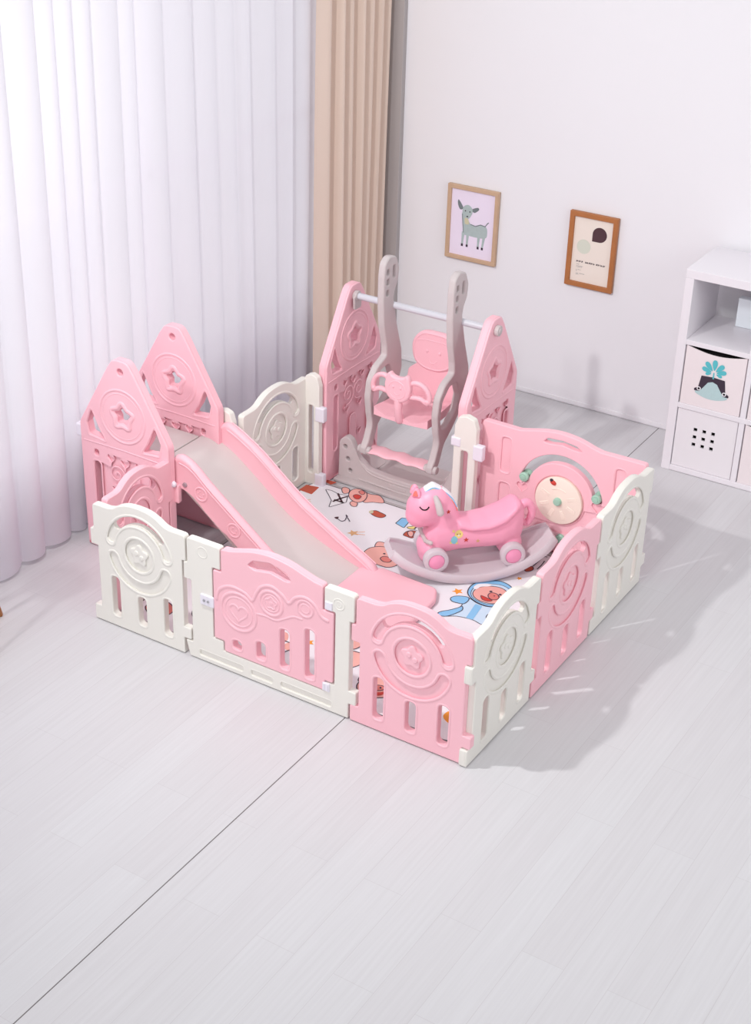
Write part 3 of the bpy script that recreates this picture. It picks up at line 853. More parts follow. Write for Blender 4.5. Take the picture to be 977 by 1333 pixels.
# wheel housings / legs
for u in (.116, -.235):
    bd.add(ell(u + (.006 if u > 0 else -.004), 0, .15, .060, .088, .062), HPINK)
    bd.add(ell(u + (.02 if u > 0 else -.02), 0, .118, .040, .075, .038), HPINK)
body = MB().add(fuse(bd, .0055, 10), HPINK).build('body', h, 80)
bvh = BVHTree.FromPolygons([v.co for v in body.data.vertices], [list(p.vertices) for p in body.data.polygons])
def onto(x, z, side):
    hit = bvh.ray_cast(Vector((x, side * .4, z)), Vector((0, -side, 0)))
    return hit
def decal(mb, lp, m, side, off=.0012):
    """sticker that lies on the side of the body"""
    cx_ = sum(p[0] for p in lp) / len(lp); cz_ = sum(p[1] for p in lp) / len(lp)
    rings = [(cx_, cz_)]; k = len(lp)
    pts = [(cx_, cz_)] + [(cx_ + (x - cx_) * .5, cz_ + (z - cz_) * .5) for x, z in lp] + list(lp)
    vs = []
    for x, z in pts:
        loc, nn, _, _ = onto(x, z, side)
        if loc is None: return
        vs.append(tuple(loc + nn * off))
    fs = [[0, 1 + i, 1 + (i + 1) % k] for i in range(k)] + [[1 + i, 1 + k + i, 1 + k + (i + 1) % k, 1 + (i + 1) % k] for i in range(k)]
    # wind so that the face looks outward
    mb.add((vs, fs if side < 0 else [f_[::-1] for f_ in fs]), m)
def line_on(mb, pts, r, m, side):
    P = []
    for x, z in pts:
        loc, nn, _, _ = onto(x, z, side)
        if loc is not None: P.append(tuple(loc + nn * r * .3))
    if len(P) > 1: mb.add(sweep(P, r, 8), m)
for side in (1, -1):
    EY = MB(); line_on(EY, arc(.172, .397, .021, 205, 330, 10), .0028, BLACK, side)
    q = EY.build('eye', h); q['label'] = 'black closed eye'
    ST = MB()
    decal(ST, circ(.010, .238, .019, 18), YELLOW, side)
    for q in (-.004, .024): decal(ST, circ(.010 + q, .254, .006, 10), YELLOW, side)
    decal(ST, circ(.030, .212, .015, 16, .020), AQUA, side, .0016)
    decal(ST, circ(.044, .200, .007, 10), YELLOW, side, .0012)
    decal(ST, circ(.018, .196, .007, 10), YELLOW, side, .0012)
    for q in (.004, .017): decal(ST, circ(q, .240, .0022, 8), BLACK, side, .0022)
    decal(ST, circ(.0105, .233, .0045, 10, .0035), WHITEI, side, .002)
    q = ST.build('sticker', h); q['label'] = 'small yellow bear sticker in an aqua shirt'
    for cx_, cz_, r0, r1, m_, lb_ in ((-.024, .209, .006, .0135, REDI, 'red star sticker'), (-.078, .200, .005, .0105, GOLD, 'gold star sticker'), (.060, .350, .005, .011, REDI, 'red star sticker')):
        ST = MB(); decal(ST, star(cx_, cz_, r0, r1, 5, 90), m_, side)
        if ST.v: q = ST.build('sticker', h); q['label'] = lb_
for s_ in (1, -1):
    eo = rpoly([(-.023, 0), (.023, 0), (.017, .024), (.005, .043), (-.005, .043), (-.017, .024)], .010, 5)
    M = T((.186, s_ * .036, .412)) @ RZ(R(s_ * 50)) @ RZ(R(90 - 90)) @ RX(R(0))
    # ear opens forward and outward
    fwd_ = Vector((.55, s_ * .82, .15)).normalized(); upe = (Vector((.10, s_ * .10, 1)) - fwd_ * fwd_.dot(Vector((.10, s_ * .10, 1)))).normalized(); xe = (-fwd_).cross(upe) * -1
    M = Matrix(((xe.x, -fwd_.x, upe.x, .200), (xe.y, -fwd_.y, upe.y, s_ * .022), (xe.z, -fwd_.z, upe.z, .416), (0, 0, 0, 1)))
    e = MB().add(slab([eo], .026, .010, 0, 3), HPINK, M); er = e.build('ear', h, 70)
    io = rpoly([(-.014, .008), (.014, .008), (.005, .034), (-.005, .034)], .007, 5)
    ei = MB().add(slab([io], .008, .003, -.013), CORAL, M); x_ = ei.build('inner_ear', er); x_['label'] = 'coral inner ear'
# mane: white crest with rainbow bands
mn = MB()
mo = cat([(.160, .428), (.160, .448), (.140, .460), (.122, .470), (.096, .456), (.062, .434), (.034, .404), (.014, .366), (.004, .335), (.02, .335), (.05, .36), (.09, .40), (.13, .42)], 5)
mn.add(slab([mo], .046, .012, 0, 3), WHITEI)
for m_, q, r_ in ((BLUE, -.006, .0035), (YELLOW, -.0125, .0035), (CORAL, -.022, .0075)):
    ln = cat([(.158, .445 + q * 1.2), (.128, .462 + q), (.098, .452 + q), (.065, .430 + q), (.036, .400 + q), (.016, .36 + q)], 5, False)
    for sy in (-1, 1): mn.add(ridge(ln, r_, sy * .022, False, .7), m_)
q = mn.build('mane', h, 50); q['label'] = 'white mane with rainbow bands'
# handle bar and foot pegs
for sy in (1, -1):
    hd_ = MB().add(sweep([(.122, sy * .060, .428), (.116, sy * .088, .408), (.109, sy * .104, .375)], [.012, .015, .017], 12), GREY)
    q = hd_.build('handle', h, 60); q['label'] = 'grey grip'
fp = MB().add(sweep([(.140, -.085, .215), (.158, -.06, .213), (.158, .06, .213), (.140, .085, .215)], .010, 10), GREY)
q = fp.build('foot_peg', h, 60); q['label'] = 'grey foot peg bar'
# tail: curled loop
tl = MB().add(sweep(cat([(-.275, 0, .300), (-.300, 0, .335), (-.325, 0, .328), (-.340, 0, .295), (-.334, 0, .255), (-.315, 0, .230), (-.300, 0, .245)], 5, False), [.020] * 10 + [.019] * 5 + [.018] * 5 + [.016] * 5 + [.013] * 6, 12), HPINK)
tl.build('tail', h, 60)
def wheel(u, sy):
    wm = MB()
    wm.add(lathe([(.030, -.020), (.048, -.022), (.055, -.018), (.057, -.010), (.057, .010), (.055, .018), (.048, .022), (.038, .022), (.036, .016), (.030, .016)], 36, 'Y'), HGREY)
    wo = wm.build('wheel', h, 45); wo.location = (u, sy * .094, .131); wo['label'] = 'grey plastic wheel'
    if sy > 0: wo.rotation_euler = (0, 0, PI)
    hm = MB().add(lathe([(.001, .026), (.026, .024), (.036, .018), (.036, -.015), (.001, -.015)][::-1], 32, 'Y'), HUB)
    ho = hm.build('hub_cap', wo, 45); ho['label'] = 'pink hub cap'
for u in (.116, -.235):
    for sy in (1, -1): wheel(u, sy)

for o in h.children:
    if not o.name.startswith('rocker_board'): o.location.z -= .017

# ------------------------------------------------------------------ play mat
pm = MB()
MX0, MX1, MY0, MY1 = -1.748, -.058, .062, 1.585
def up(lp): return [(x, yy) for x, yy in lp]
TOP = Matrix(((1, 0, 0, 0), (0, 0, 1, 0), (0, -1, 0, 0), (0, 0, 0, 1)))   # XZ drawing -> floor (y = drawing z), -Y side faces up
vs, fs = slab([rect(MX0, MX1, MY0, MY1, .09, 8)], .010, .003)
pm.add((vs, fs), MATG, T((0, 0, .006)) @ TOP)
Z = .0113
def ink(lp, m, lay=1): pm.add(flat(lp), m, T((0, 0, Z + .0004 * lay)) @ TOP)
def pen(pts, m=LINE, wd=.005, lay=4, closed=False):
    vs, fs = stroke(pts, wd, closed); pm.add(([(x, 0, z) for x, z in vs], [f_[::-1] for f_ in fs]), m, T((0, 0, Z + .0004 * lay)) @ TOP)
ink(rect(MX0 + .02, MX1 - .02, MY0 + .02, MY1 - .02, .09, 8), MATD, 0)
ink(rect(MX0 + .026, MX1 - .026, MY0 + .026, MY1 - .026, .086, 8), MATW, 1)
class Fr:
    """a drawing frame on the mat: origin, size, turn"""
    def __init__(s, x, y, k, rot): s.x, s.y, s.k, s.c, s.s = x, y, k, math.cos(R(rot)), math.sin(R(rot))
    def __call__(s, lp): return [(s.x + s.k * (a_ * s.c - b_ * s.s), s.y + s.k * (a_ * s.s + b_ * s.c)) for a_, b_ in lp]
def pig_head(F, cx=0, cz=0, k=1., mouth=True):
    def q(lp): return F([(cx + a_ * k, cz + b_ * k) for a_, b_ in lp])
    for sx_ in (-1, 1):
        e = [(sx_ * .55, .55), (sx_ * .85, .95), (sx_ * .98, .45)]
        ink(q(rpoly(e, .12)), PIG, 2); pen(q(rpoly(e, .12)), closed=True, lay=3)
    hd_ = cat([(0, .82), (.6, .72), (.98, .25), (.95, -.3), (.55, -.72), (0, -.82), (-.55, -.72), (-.95, -.3), (-.98, .25), (-.6, .72)], 4)
    ink(q(hd_), PIG, 4); pen(q(hd_), closed=True, lay=5)
    ink(q(circ(0, -.05, .32, 20, .22)), PIGD, 6); pen(q(circ(0, -.05, .32, 20, .22)), closed=True, lay=7, wd=.004)
    for sx_ in (-.11, .11): ink(q(circ(sx_, -.05, .05, 10, .08)), LINE, 8)
    for sx_ in (-.5, .5): ink(q(circ(sx_, .22, .06, 10, .08)), LINE, 8)
    if mouth: ink(q(cat([(-.45, -.32), (0, -.40), (.35, -.34), (.15, -.62), (-.2, -.64)], 4)), REDI, 6)
ART = {'helm': [[-0.581,1.064],[-0.597,1.117],[-0.589,1.167],[-0.559,1.207],[-0.515,1.231],[-0.47,1.229],[-0.43,1.206],[-0.403,1.167],[-0.391,1.113],[-0.404,1.055],[-0.442,1.023],[-0.488,1.016],[-0.54,1.03]],'visor': [[-0.569,1.072],[-0.578,1.117],[-0.565,1.158],[-0.53,1.188],[-0.488,1.204],[-0.446,1.195],[-0.417,1.158],[-0.405,1.104],[-0.425,1.059],[-0.46,1.032],[-0.501,1.028],[-0.543,1.041]],'face': [[-0.562,1.077],[-0.564,1.12],[-0.539,1.157],[-0.495,1.18],[-0.455,1.176],[-0.424,1.147],[-0.414,1.098],[-0.431,1.059],[-0.464,1.039],[-0.505,1.035],[-0.54,1.048]],'snout': [[-0.495,1.092],[-0.496,1.117],[-0.476,1.127],[-0.454,1.116],[-0.445,1.095],[-0.455,1.076],[-0.476,1.074]],'smile': [[-0.521,1.074],[-0.509,1.076],[-0.484,1.072],[-0.46,1.066],[-0.475,1.049],[-0.501,1.05]],'eye1': [[-0.5,1.129]],'eye2': [[-0.454,1.129]],'shine': [[-0.58,1.116],[-0.579,1.148],[-0.558,1.169],[-0.528,1.183],[-0.525,1.166],[-0.555,1.139],[-0.563,1.108]],'suit': [[-0.561,1.034],[-0.589,1.028],[-0.616,1.009],[-0.623,0.986],[-0.61,0.969],[-0.587,0.967],[-0.559,0.974],[-0.556,0.939],[-0.58,0.898],[-0.602,0.871],[-0.609,0.848],[-0.591,0.836],[-0.565,0.85],[-0.534,0.872],[-0.496,0.883],[-0.456,0.887],[-0.408,0.878],[-0.393,0.918],[-0.357,0.954],[-0.362,1.011],[-0.409,1.052],[-0.447,1.02],[-0.5,1.014]],'arm1': [[-0.561,1.034],[-0.589,1.028],[-0.616,1.009],[-0.623,0.986],[-0.61,0.969],[-0.587,0.967],[-0.554,0.977],[-0.549,1.012]],'leg1': [[-0.549,0.956],[-0.556,0.939],[-0.58,0.898],[-0.602,0.871],[-0.609,0.848],[-0.591,0.836],[-0.565,0.85],[-0.547,0.884],[-0.534,0.929]],'stripe': [[-0.491,0.884],[-0.459,0.887],[-0.477,1.005],[-0.511,1.006]],'hand': [[-0.42,0.935],[-0.425,0.962],[-0.414,0.981],[-0.398,0.962],[-0.4,0.931]],'star1': [[-0.625,1.053]],'star2': [[-0.45,1.305]],'robe': [[-1.629,1.515],[-1.594,1.52],[-1.547,1.509],[-1.5,1.522],[-1.471,1.46],[-1.493,1.414],[-1.514,1.369],[-1.541,1.435],[-1.584,1.475]],'ear1': [[-1.562,1.561],[-1.56,1.586],[-1.531,1.582],[-1.513,1.548],[-1.53,1.528]],'ear2': [[-1.453,1.465],[-1.448,1.491],[-1.423,1.485],[-1.408,1.452],[-1.428,1.443]],'phead': [[-1.495,1.52],[-1.514,1.562],[-1.508,1.598],[-1.479,1.61],[-1.441,1.597],[-1.415,1.56],[-1.407,1.519],[-1.424,1.488],[-1.459,1.491]],'pbody': [[-1.467,1.603],[-1.419,1.596],[-1.368,1.608],[-1.316,1.559],[-1.365,1.533],[-1.4,1.508],[-1.436,1.553]],'pmouth': [[-1.477,1.533],[-1.469,1.554],[-1.441,1.55],[-1.436,1.519],[-1.454,1.513]],'psn': [[-1.475,1.581],[-1.467,1.603],[-1.443,1.588],[-1.446,1.565]],'x1': [[-1.533,1.448],[-1.478,1.447]],'x2': [[-1.553,1.512],[-1.521,1.48],[-1.483,1.444]],'x3': [[-1.528,1.428],[-1.515,1.471],[-1.497,1.511]],'rug1': [[-1.733,1.435],[-1.731,1.5],[-1.664,1.515],[-1.655,1.431]],'rug2': [[-1.701,1.585],[-1.67,1.602],[-1.619,1.609],[-1.631,1.569]],'fish': [[-1.322,1.441],[-1.312,1.47],[-1.282,1.468],[-1.243,1.457],[-1.249,1.426],[-1.285,1.421]],'fin': [[-1.331,1.445],[-1.323,1.465],[-1.306,1.444],[-1.316,1.43]],'bird': [[-1.438,1.301],[-1.424,1.319],[-1.416,1.295]],'birdl': [[-1.419,1.3],[-1.391,1.289],[-1.379,1.305],[-1.388,1.336],[-1.353,1.308]],'beak': [[-1.407,1.357],[-1.388,1.346],[-1.393,1.337]],'comet': [[-1.283,1.226]],'cm1': [[-1.274,1.239],[-1.243,1.268]],'cm2': [[-1.266,1.226],[-1.227,1.243]],'orl1': [[-1.646,1.362],[-1.629,1.387]],'orl2': [[-1.635,1.352],[-1.616,1.368]],'big': [[-1.139,1.086],[-1.147,1.143],[-1.127,1.177],[-1.101,1.195],[-1.06,1.196],[-1.001,1.154],[-0.962,1.1],[-0.981,1.054],[-1.022,1.045],[-1.073,1.051]],'bigear': [[-1.124,1.172],[-1.144,1.208],[-1.138,1.228],[-1.108,1.23],[-1.071,1.202]],'bigsn': [[-1.054,1.097],[-1.052,1.122],[-1.029,1.128],[-1.004,1.114],[-1.004,1.091],[-1.028,1.082]],'bigeye': [[-1.061,1.144]],'kite': [[-1.166,1.419],[-1.168,1.481],[-1.123,1.494],[-1.11,1.402]],'scarf': [[-1.101,1.417],[-1.083,1.44],[-1.073,1.485],[-1.061,1.428],[-1.08,1.409]],'card': [[-1.075,1.489],[-1.001,1.458],[-1.019,1.419],[-1.063,1.415]],'rpig': [[-1.079,1.345],[-1.082,1.381],[-1.063,1.405],[-1.027,1.402],[-1.027,1.37],[-1.03,1.341],[-1.055,1.34]],'rface': [[-1.074,1.376],[-1.068,1.396],[-1.048,1.388],[-1.035,1.354],[-1.05,1.349]],'paw': [[-0.982,1.285],[-0.98,1.307],[-0.96,1.305],[-0.951,1.28],[-0.968,1.274]],'rb': [[-0.465,1.388],[-0.463,1.414],[-0.448,1.43],[-0.433,1.41],[-0.44,1.386],[-0.454,1.376]],'rbl': [[-0.446,1.431],[-0.445,1.482],[-0.442,1.534],[-0.428,1.544]],'rbl2': [[-0.419,1.42],[-0.419,1.469],[-0.424,1.506]],'rbx': [[-0.44,1.618],[-0.433,1.643],[-0.411,1.628],[-0.418,1.592]]}
def a_fill(k, m, lay, smooth=True, ln=LINE, wd=.004):
    lp = cat(ART[k], 4) if smooth else rpoly(ART[k], .006)
    ink(lp, m, lay)
    if ln: pen(lp, ln, wd, lay + 1, True)
def a_line(k, m=LINE, wd=.005, lay=5): pen(cat(ART[k], 3, False), m, wd, lay)
# spaceman pig near the corner
a_fill('suit', SKYB, 2); a_fill('arm1', BLUE, 4); a_fill('leg1', BLUE, 4); a_fill('stripe', BLUE, 4, False, None); a_fill('hand', BLUE, 4)
a_fill('helm', BLUE, 6, wd=.005); a_fill('visor', SKYB, 8, wd=.003); a_fill('face', PIG, 10, wd=.004); a_fill('shine', WHITEI, 12, ln=None)
a_fill('smile', REDI, 12, wd=.003); a_fill('snout', PIGD, 12, wd=.004)
for k in ('eye1', 'eye2'): ink(circ(ART[k][0][0], ART[k][0][1], .007, 12), LINE, 13)
for dx in (-.007, .009): ink(circ(ART['snout'][0][0] + .032 + dx, ART['snout'][0][1] + .016 + dx * .6, .0035, 8), LINE, 14)
ink(star(*ART['star1'][0], .013, .027, 5, 70), ORANGE, 2); ink(star(*ART['star2'][0], .007, .015, 5, 70), ORANGE, 2)
# pig in a tied robe lying near the swing
a_fill('robe', WHITEI, 2, False); a_fill('pbody', PIG, 2); a_fill('ear1', PIG, 3); a_fill('ear2', PIG, 3); a_fill('phead', PIG, 5); a_fill('pmouth', REDI, 7, wd=.003); a_fill('psn', PIGD, 7, wd=.003)
for k in ('x1', 'x2', 'x3'): a_line(k, MAROON, .010, 6)
a_fill('rug1', BROWN, 2, False, None); a_fill('rug2', BROWN, 2, False, None)
a_fill('fish', BROWN, 2); a_fill('fin', TAN, 4, ln=None)
a_fill('bird', MAROON, 2, ln=None); a_line('birdl'); a_fill('beak', LINE, 3, ln=None)
ink(star(*ART['comet'][0], .014, .030, 5, 70), GOLD, 2)
for k in ('cm1', 'cm2', 'orl1', 'orl2'): a_line(k, ORANGE, .003, 3)
# pig face half under the slide's foot
a_fill('bigear', PIG, 2); a_fill('big', PIG, 4); a_fill('bigsn', PIGD, 6); ink(circ(ART['bigeye'][0][0], ART['bigeye'][0][1], .006, 10), LINE, 7)
# pig holding a kite, by the rocker board
a_fill('kite', BLUE, 2, False); a_fill('rpig', BROWN, 2); a_fill('rface', PIG, 4); a_fill('scarf', YELLOW, 4); a_fill('card', WHITEI, 4, False); a_fill('paw', BLUE, 2)
a_fill('rb', BROWN, 2); a_line('rbl'); a_line('rbl2'); a_fill('rbx', BROWN, 2)
# pigs towards the front, seen through the slots
F = Fr(-.83, .44, .085, 33); pig_head(F)
bodyp2 = cat([(-.4, -.9), (-1.3, -1.6), (-.8, -2.4), (.4, -2.3), (1.2, -1.5), (.5, -.9)], 4)
ink(F(bodyp2), PIG, 2); pen(F(bodyp2), closed=True, lay=3)
F = Fr(-1.40, .30, .10, 20); pig_head(F)
ink(F(bodyp2), REDI, 2); pen(F(bodyp2), closed=True, lay=3)
F = Fr(-1.62, .20, .06, -20); ink(F(cat([(-1, -.6), (0, -1), (1, -.4), (.7, .7), (-.6, .8)], 4)), PIGD, 2); pen(F(cat([(-1, -.6), (0, -1), (1, -.4), (.7, .7), (-.6, .8)], 4)), closed=True, lay=3)
F = Fr(-.17, .24, .06, 15); ink(F(cat([(-1, -.1), (-.6, .7), (.3, .9), (1, .2), (.6, -.7), (-.4, -.8)], 4)), ORANGE, 2)
F = Fr(-.535, .235, .085, 33); pig_head(F)
F = Fr(-.985, .300, .05, 33); ink(F(cat([(-1, -.2), (-.2, .4), (1.2, .2), (.9, -.9), (-.4, -1)], 4)), PIG, 2); pen(F([(-1, .6), (-.2, .1), (.3, 1.0)]), LINE, .006); pen(F([(-.9, -1.2), (.2, -.4), (.8, -1.3)]), LINE, .006)
F = Fr(-1.09, .31, .05, 33); ink(F(cat([(-1, -.2), (-.2, .6), (1.0, .4), (.9, -.9), (-.4, -1)], 4)), PIG, 2); pen(F([(-.6, .9), (-.9, .1), (-.4, -.6)]), LINE, .006)
ink(star(-.945, .345, .013, .026, 5, 70), ORANGE, 4)
# loose stars
for x, yy, r in ((-.25, .75, .024), (-.50, .55, .022)):
    ink(star(x, yy, r * .5, r, 5, 70), ORANGE, 2)
mo_ = pm.build('play_mat', None, 30)
tag(mo_, 'white padded play mat printed with cartoon pigs inside the playpen', 'play mat')

# ------------------------------------------------------------------ pictures on the wall
def picture(name, label, x0, x1, z0, z1, m, fw, paper):
    t = thing(name, label, 'picture', ((x0 + x1) / 2, YW - .002, (z0 + z1) / 2), 0, 'framed pictures on the wall')
    hx, hz = (x1 - x0) / 2, (z1 - z0) / 2
    fr = MB().add(slab([rect(-hx, hx, -hz, hz, .002), rect(-hx + fw, hx - fw, -hz + fw, hz - fw, .001)], .024, .0025, -.013), m)
    fr.build('frame', t)
    pp = MB().add(box(-hx + fw * .8, hx - fw * .8, -.012, -.004, -hz + fw * .8, hz - fw * .8, 0), paper)
    return t, pp, hx, hz
t, pp, hx, hz = picture('framed_picture', 'pale wood framed picture of a grey-green fawn on lilac paper', -1.886, -1.576, .697, 1.113, OAK, .022, LILAC)
def ip(lp, m, k=1): pp.add(flat(lp, -.0125 - .0004 * k), m)
def il(pts, m, wd, k=2):
    vs, fs = stroke(pts, wd); pp.add(([(x, -.0125 - .0004 * k, z) for x, z in vs], [f_[::-1] for f_ in fs]), m)
# fawn
ip(cat([(-.062, .055), (-.058, .090), (-.030, .105), (-.005, .088), (-.004, .060), (-.022, .030), (-.040, .028)], 5), DEER, 2)      # head
ip(cat([(-.060, .085), (-.090, .125), (-.094, .100), (-.078, .072)], 5), DEERD, .7); ip(cat([(-.008, .082), (.028, .100), (.036, .088), (.010, .068)], 5), DEERD, .7)   # ears
ip(cat([(-.066, .055), (-.040, .050), (-.014, .004), (.02, -.006), (.06, .006), (.088, -.002), (.094, -.035), (.086, -.060), (.04, -.068), (-.02, -.066), (-.052, -.06), (-.058, -.01)], 5), DEER, 1)  # neck and trunk
ip(cat([(-.046, .030), (-.026, .026), (-.020, .000), (-.044, -.002)], 5), TAN, 3)
for x0, x1, zt in ((-.052, -.056, -.05), (-.024, -.026, -.05), (.044, .042, -.055), (.078, .068, -.04)):
    ip([(x0 - .009, zt), (x0 + .009, zt), (x1 + .005, -.120), (x1 - .005, -.120)], DEER, .5); ip([(x1 - .006, -.118), (x1 + .006, -.118), (x1 + .006, -.132), (x1 - .006, -.132)], PLUM, 2)
il([(-.010, .000), (.02, -.006), (.052, .008), (.08, .004), (.092, .022), (.10, .030)], DEERD, .005, 3); il([(-.062, .05), (-.058, 0), (-.05, -.055)], DEERD, .004, 3)
for x, z in ((-.045, .070), (-.018, .068)): ip(circ(x, z, .004, 10), PLUM, 3)
ip(circ(-.032, .040, .006, 10, .004), PLUM, 4)
pp.build('print', t)['label'] = 'lilac print with a fawn'
t, pp, hx, hz = picture('framed_picture', 'brown wood framed poster with a dark drop shape and pale green circle', -1.158, -.888, .694, 1.100, WALNUT, .026, PAPER)
dc = (.036, .096)
ip(arc(dc[0], dc[1], .040, -90, 180, 26) + [(dc[0] - .040, dc[1] - .040)], MAROON)
ip(circ(-.047, .018, .039, 28), SAGE, .5)
rr2 = random.Random(5)
def scribble(x0, x1, z, hgt, m):
    x = x0
    while x < x1:
        wd = rr2.uniform(.004, .009) * hgt / .008
        if rr2.random() < .82:
            il(cat([(x, z - hgt * .4), (x + wd * .2, z + hgt * .4), (x + wd * .5, z - hgt * .2), (x + wd * .85, z + hgt * rr2.uniform(0, .5))], 3, False), m, hgt * .22, 1)
        x += wd * 1.25
scribble(-.080, .078, -.066, .012, PLUM)
for z, x1 in ((-.082, -.062), (-.092, -.042), (-.098, -.05), (-.112, -.050), (-.118, -.07), (-.132, -.030), (-.138, -.06)): scribble(-.078, x1, z, .004, DEERD)
pp.build('print', t)['label'] = 'cream print with a drop shape and text'

# ------------------------------------------------------------------ cube shelf
X0, YF, YB = -.358, 2.700, 3.085
TH = .044; PIT = .345; CW = .318
sh = thing('cube_shelf', 'white cube shelf unit standing against the wall', 'shelf', (X0, YF, 0))
def part(name, vf, m, parent=sh, off=(-X0, -YF, 0)):
    o = MB().add(vf, m).build(name, parent); o.location = off; return o
NC = 3
XR = X0 + TH + NC * CW + (NC - 1) * .028 + TH
HT = 1.070
part('side_board', box(X0, X0 + TH, YF, YB, 0, HT - TH, .002), SHELFW)
part('side_board', box(XR - TH, XR, YF, YB, 0, HT - TH, .002), SHELFW)
part('top_board', box(X0, XR, YF, YB, HT - TH, HT, .002), SHELFW)
part('bottom_board', box(X0 + TH, XR - TH, YF, YB, .002, .030, .002), SHELFW)
zs = (.352, .690)
for z in zs: part('shelf_board', box(X0 + TH, XR - TH, YF + .0005, YB, z, z + .026, .002), SHELFW)
for i in range(1, NC):
    x = X0 + TH + i * CW + (i - 1) * .028
    part('divider', box(x, x + .028, YF + .002, YB, .030, HT - TH, .002), SHELFW)
part('back_board', box(X0 + .01, XR - .01, YB - .006, YB, .01, .69, .001), SHELFW)
cells = [(X0 + TH + i * (CW + .028), X0 + TH + i * (CW + .028) + CW) for i in range(NC)]
def whale(mb, cx, cz, k, y):
    def f2(lp, m, lay): mb.add(flat([(cx + a_ * k, cz + b_ * k) for a_, b_ in lp], y - .0004 * lay), m)
    f2(cat([(-1.0, -.55), (-.62, -.15), (-.3, .22), (0, .32), (.3, .22), (.62, -.15), (1.0, -.55), (.5, -.78), (0, -.84), (-.5, -.78)], 5), STRIPE, 1)
    f2(rpoly([(-.72, .55), (.0, .60), (.72, .55), (.84, -.22), (1.06, -.34), (1.06, -.48), (.74, -.46), (.52, -.16), (.28, .20), (0, .30), (-.28, .20), (-.52, -.16), (-.74, -.46), (-1.06, -.48), (-1.06, -.34), (-.84, -.22)], .05, 3), PLUM, 2)
    for s_ in (-1, 1): f2(circ(s_ * .78, -.30, .125, 18), WHITEI, 3); f2(circ(s_ * .78, -.30, .075, 14), BLACK, 4)
    f2([(-.045, .5), (.045, .5), (.035, .90), (-.035, .90)], TEAL, 3)
    for an, r_ in ((90, 1.0), (132, .98), (48, .98), (165, .92), (15, .92), (195, .62), (-15, .62)):
        ca, sa = math.cos(R(an)), math.sin(R(an)); q0 = .16
        pts = []
        for i in range(16):
            t_ = 2 * PI * i / 16; u = (1 - math.cos(t_)) / 2 if i <= 8 else (1 - math.cos(t_)) / 2
            wv = math.sin(t_) * .215 * r_ * (.35 + .65 * u)
            uu = q0 + (r_ * .84 - q0) * u
            pts.append((uu * ca - wv * sa, .86 + uu * sa + wv * ca))
        f2(pts, TEAL, 3)
def bin_(label, c, z0, z1, deco, group, open_top=True):
    x0, x1 = cells[c]; x0 += .006; x1 -= .006
    t = thing('storage_bin', label, 'storage bin', ((x0 + x1) / 2, YF + .006, z0 + .001), 0, group)
    hw = (x1 - x0) / 2; hh = z1 - z0 - .004
    mb = MB()
    sag = .024 if open_top else 0
    top = [(hw * (1 - 2 * i / 14), hh - sag * math.sin(PI * i / 14)) for i in range(15)]
    mb.add(slab([[(-hw, 0), (hw, 0)] + top], .006, .001, .003), BIN)
    mb.add(box(-hw, -hw + .005, .006, .34, 0, hh, .001), BIN); mb.add(box(hw - .005, hw, .006, .34, 0, hh, .001), BIN)
    mb.add(box(-hw, hw, .335, .34, 0, hh, .001), BIN); mb.add(box(-hw, hw, .006, .335, 0, .005, .001), BIN)
    mb.build('bin_body', t)
    li = MB(); li.add(box(-hw + .006, hw - .006, .0065, .012, .01, hh - sag - .012, .001), DARK); li.add(box(-hw + .006, -hw + .009, .012, .33, .01, hh - .004, .001), DARK); li.add(box(hw - .009, hw - .006, .012, .33, .01, hh - .004, .001), DARK)
    li.add(box(-hw + .009, hw - .009, .05, .056, .01, hh - .001, .001), DARK)
    li.build('lining', t)['label'] = 'black lining'
    if deco:
        dm = MB(); deco(dm, hw, hh); dm.build('printed_motif', t)
    return t
bin_('pink-white fabric storage bin printed with a whale spouting teal leaves', 0, .378, .690, lambda mb, hw, hh: whale(mb, .0, hh * .40, .083, -.0008), 'fabric bins in the cube shelf')
bin_('pale pink fabric bin in the lowest row, beside the door with nine holes', 1, .030, .352, lambda mb, hw, hh: whale(mb, .0, hh * .30, .072, -.0008), 'fabric bins in the cube shelf')
bin_('plain white insert bin in the middle row beside the whale bin', 1, .378, .690, None, 'fabric bins in the cube shelf', False)
# door with nine square holes
x0, x1 = cells[0]
dt = thing('cabinet_insert', 'white door insert with a grid of nine square black holes', 'cabinet door', ((x0 + x1) / 2, YF + .008, .032))
hw = CW / 2 - .004
hl = []
for i in range(3):
    for j in range(3): hl.append(rect(-.008 + (i - 1) * .046 - .0095, -.008 + (i - 1) * .046 + .0095, .178 + (j - 1) * .041 - .0095, .178 + (j - 1) * .041 + .0095))
MB().add(slab([rect(-hw, hw, 0, .316)] + hl, .012, .001, .006), BINW).build('door_leaf', dt)
MB().add(box(-hw + .01, hw - .01, .030, .034, .01, .30, 0), DARK).build('dark_interior', dt)
x0, x1 = cells[0]
o = MB().add(box(x0 + .135, x0 + .236, YB - .09, YB - .045, .717, .865, .003), BOOKW).build('storage_box')
tag(o, 'white card box standing in the open top cube of the shelf', 'box')
o = MB().add(box(x0 + .240, x0 + .264, YB - .10, YB - .02, .717, .87, .003), NAVY); o.add(box(x0 + .241, x0 + .263, YB - .098, YB - .022, .722, .871, .001), PAPER)
tag(o.build('book'), 'dark blue book upright beside the white card box', 'book')

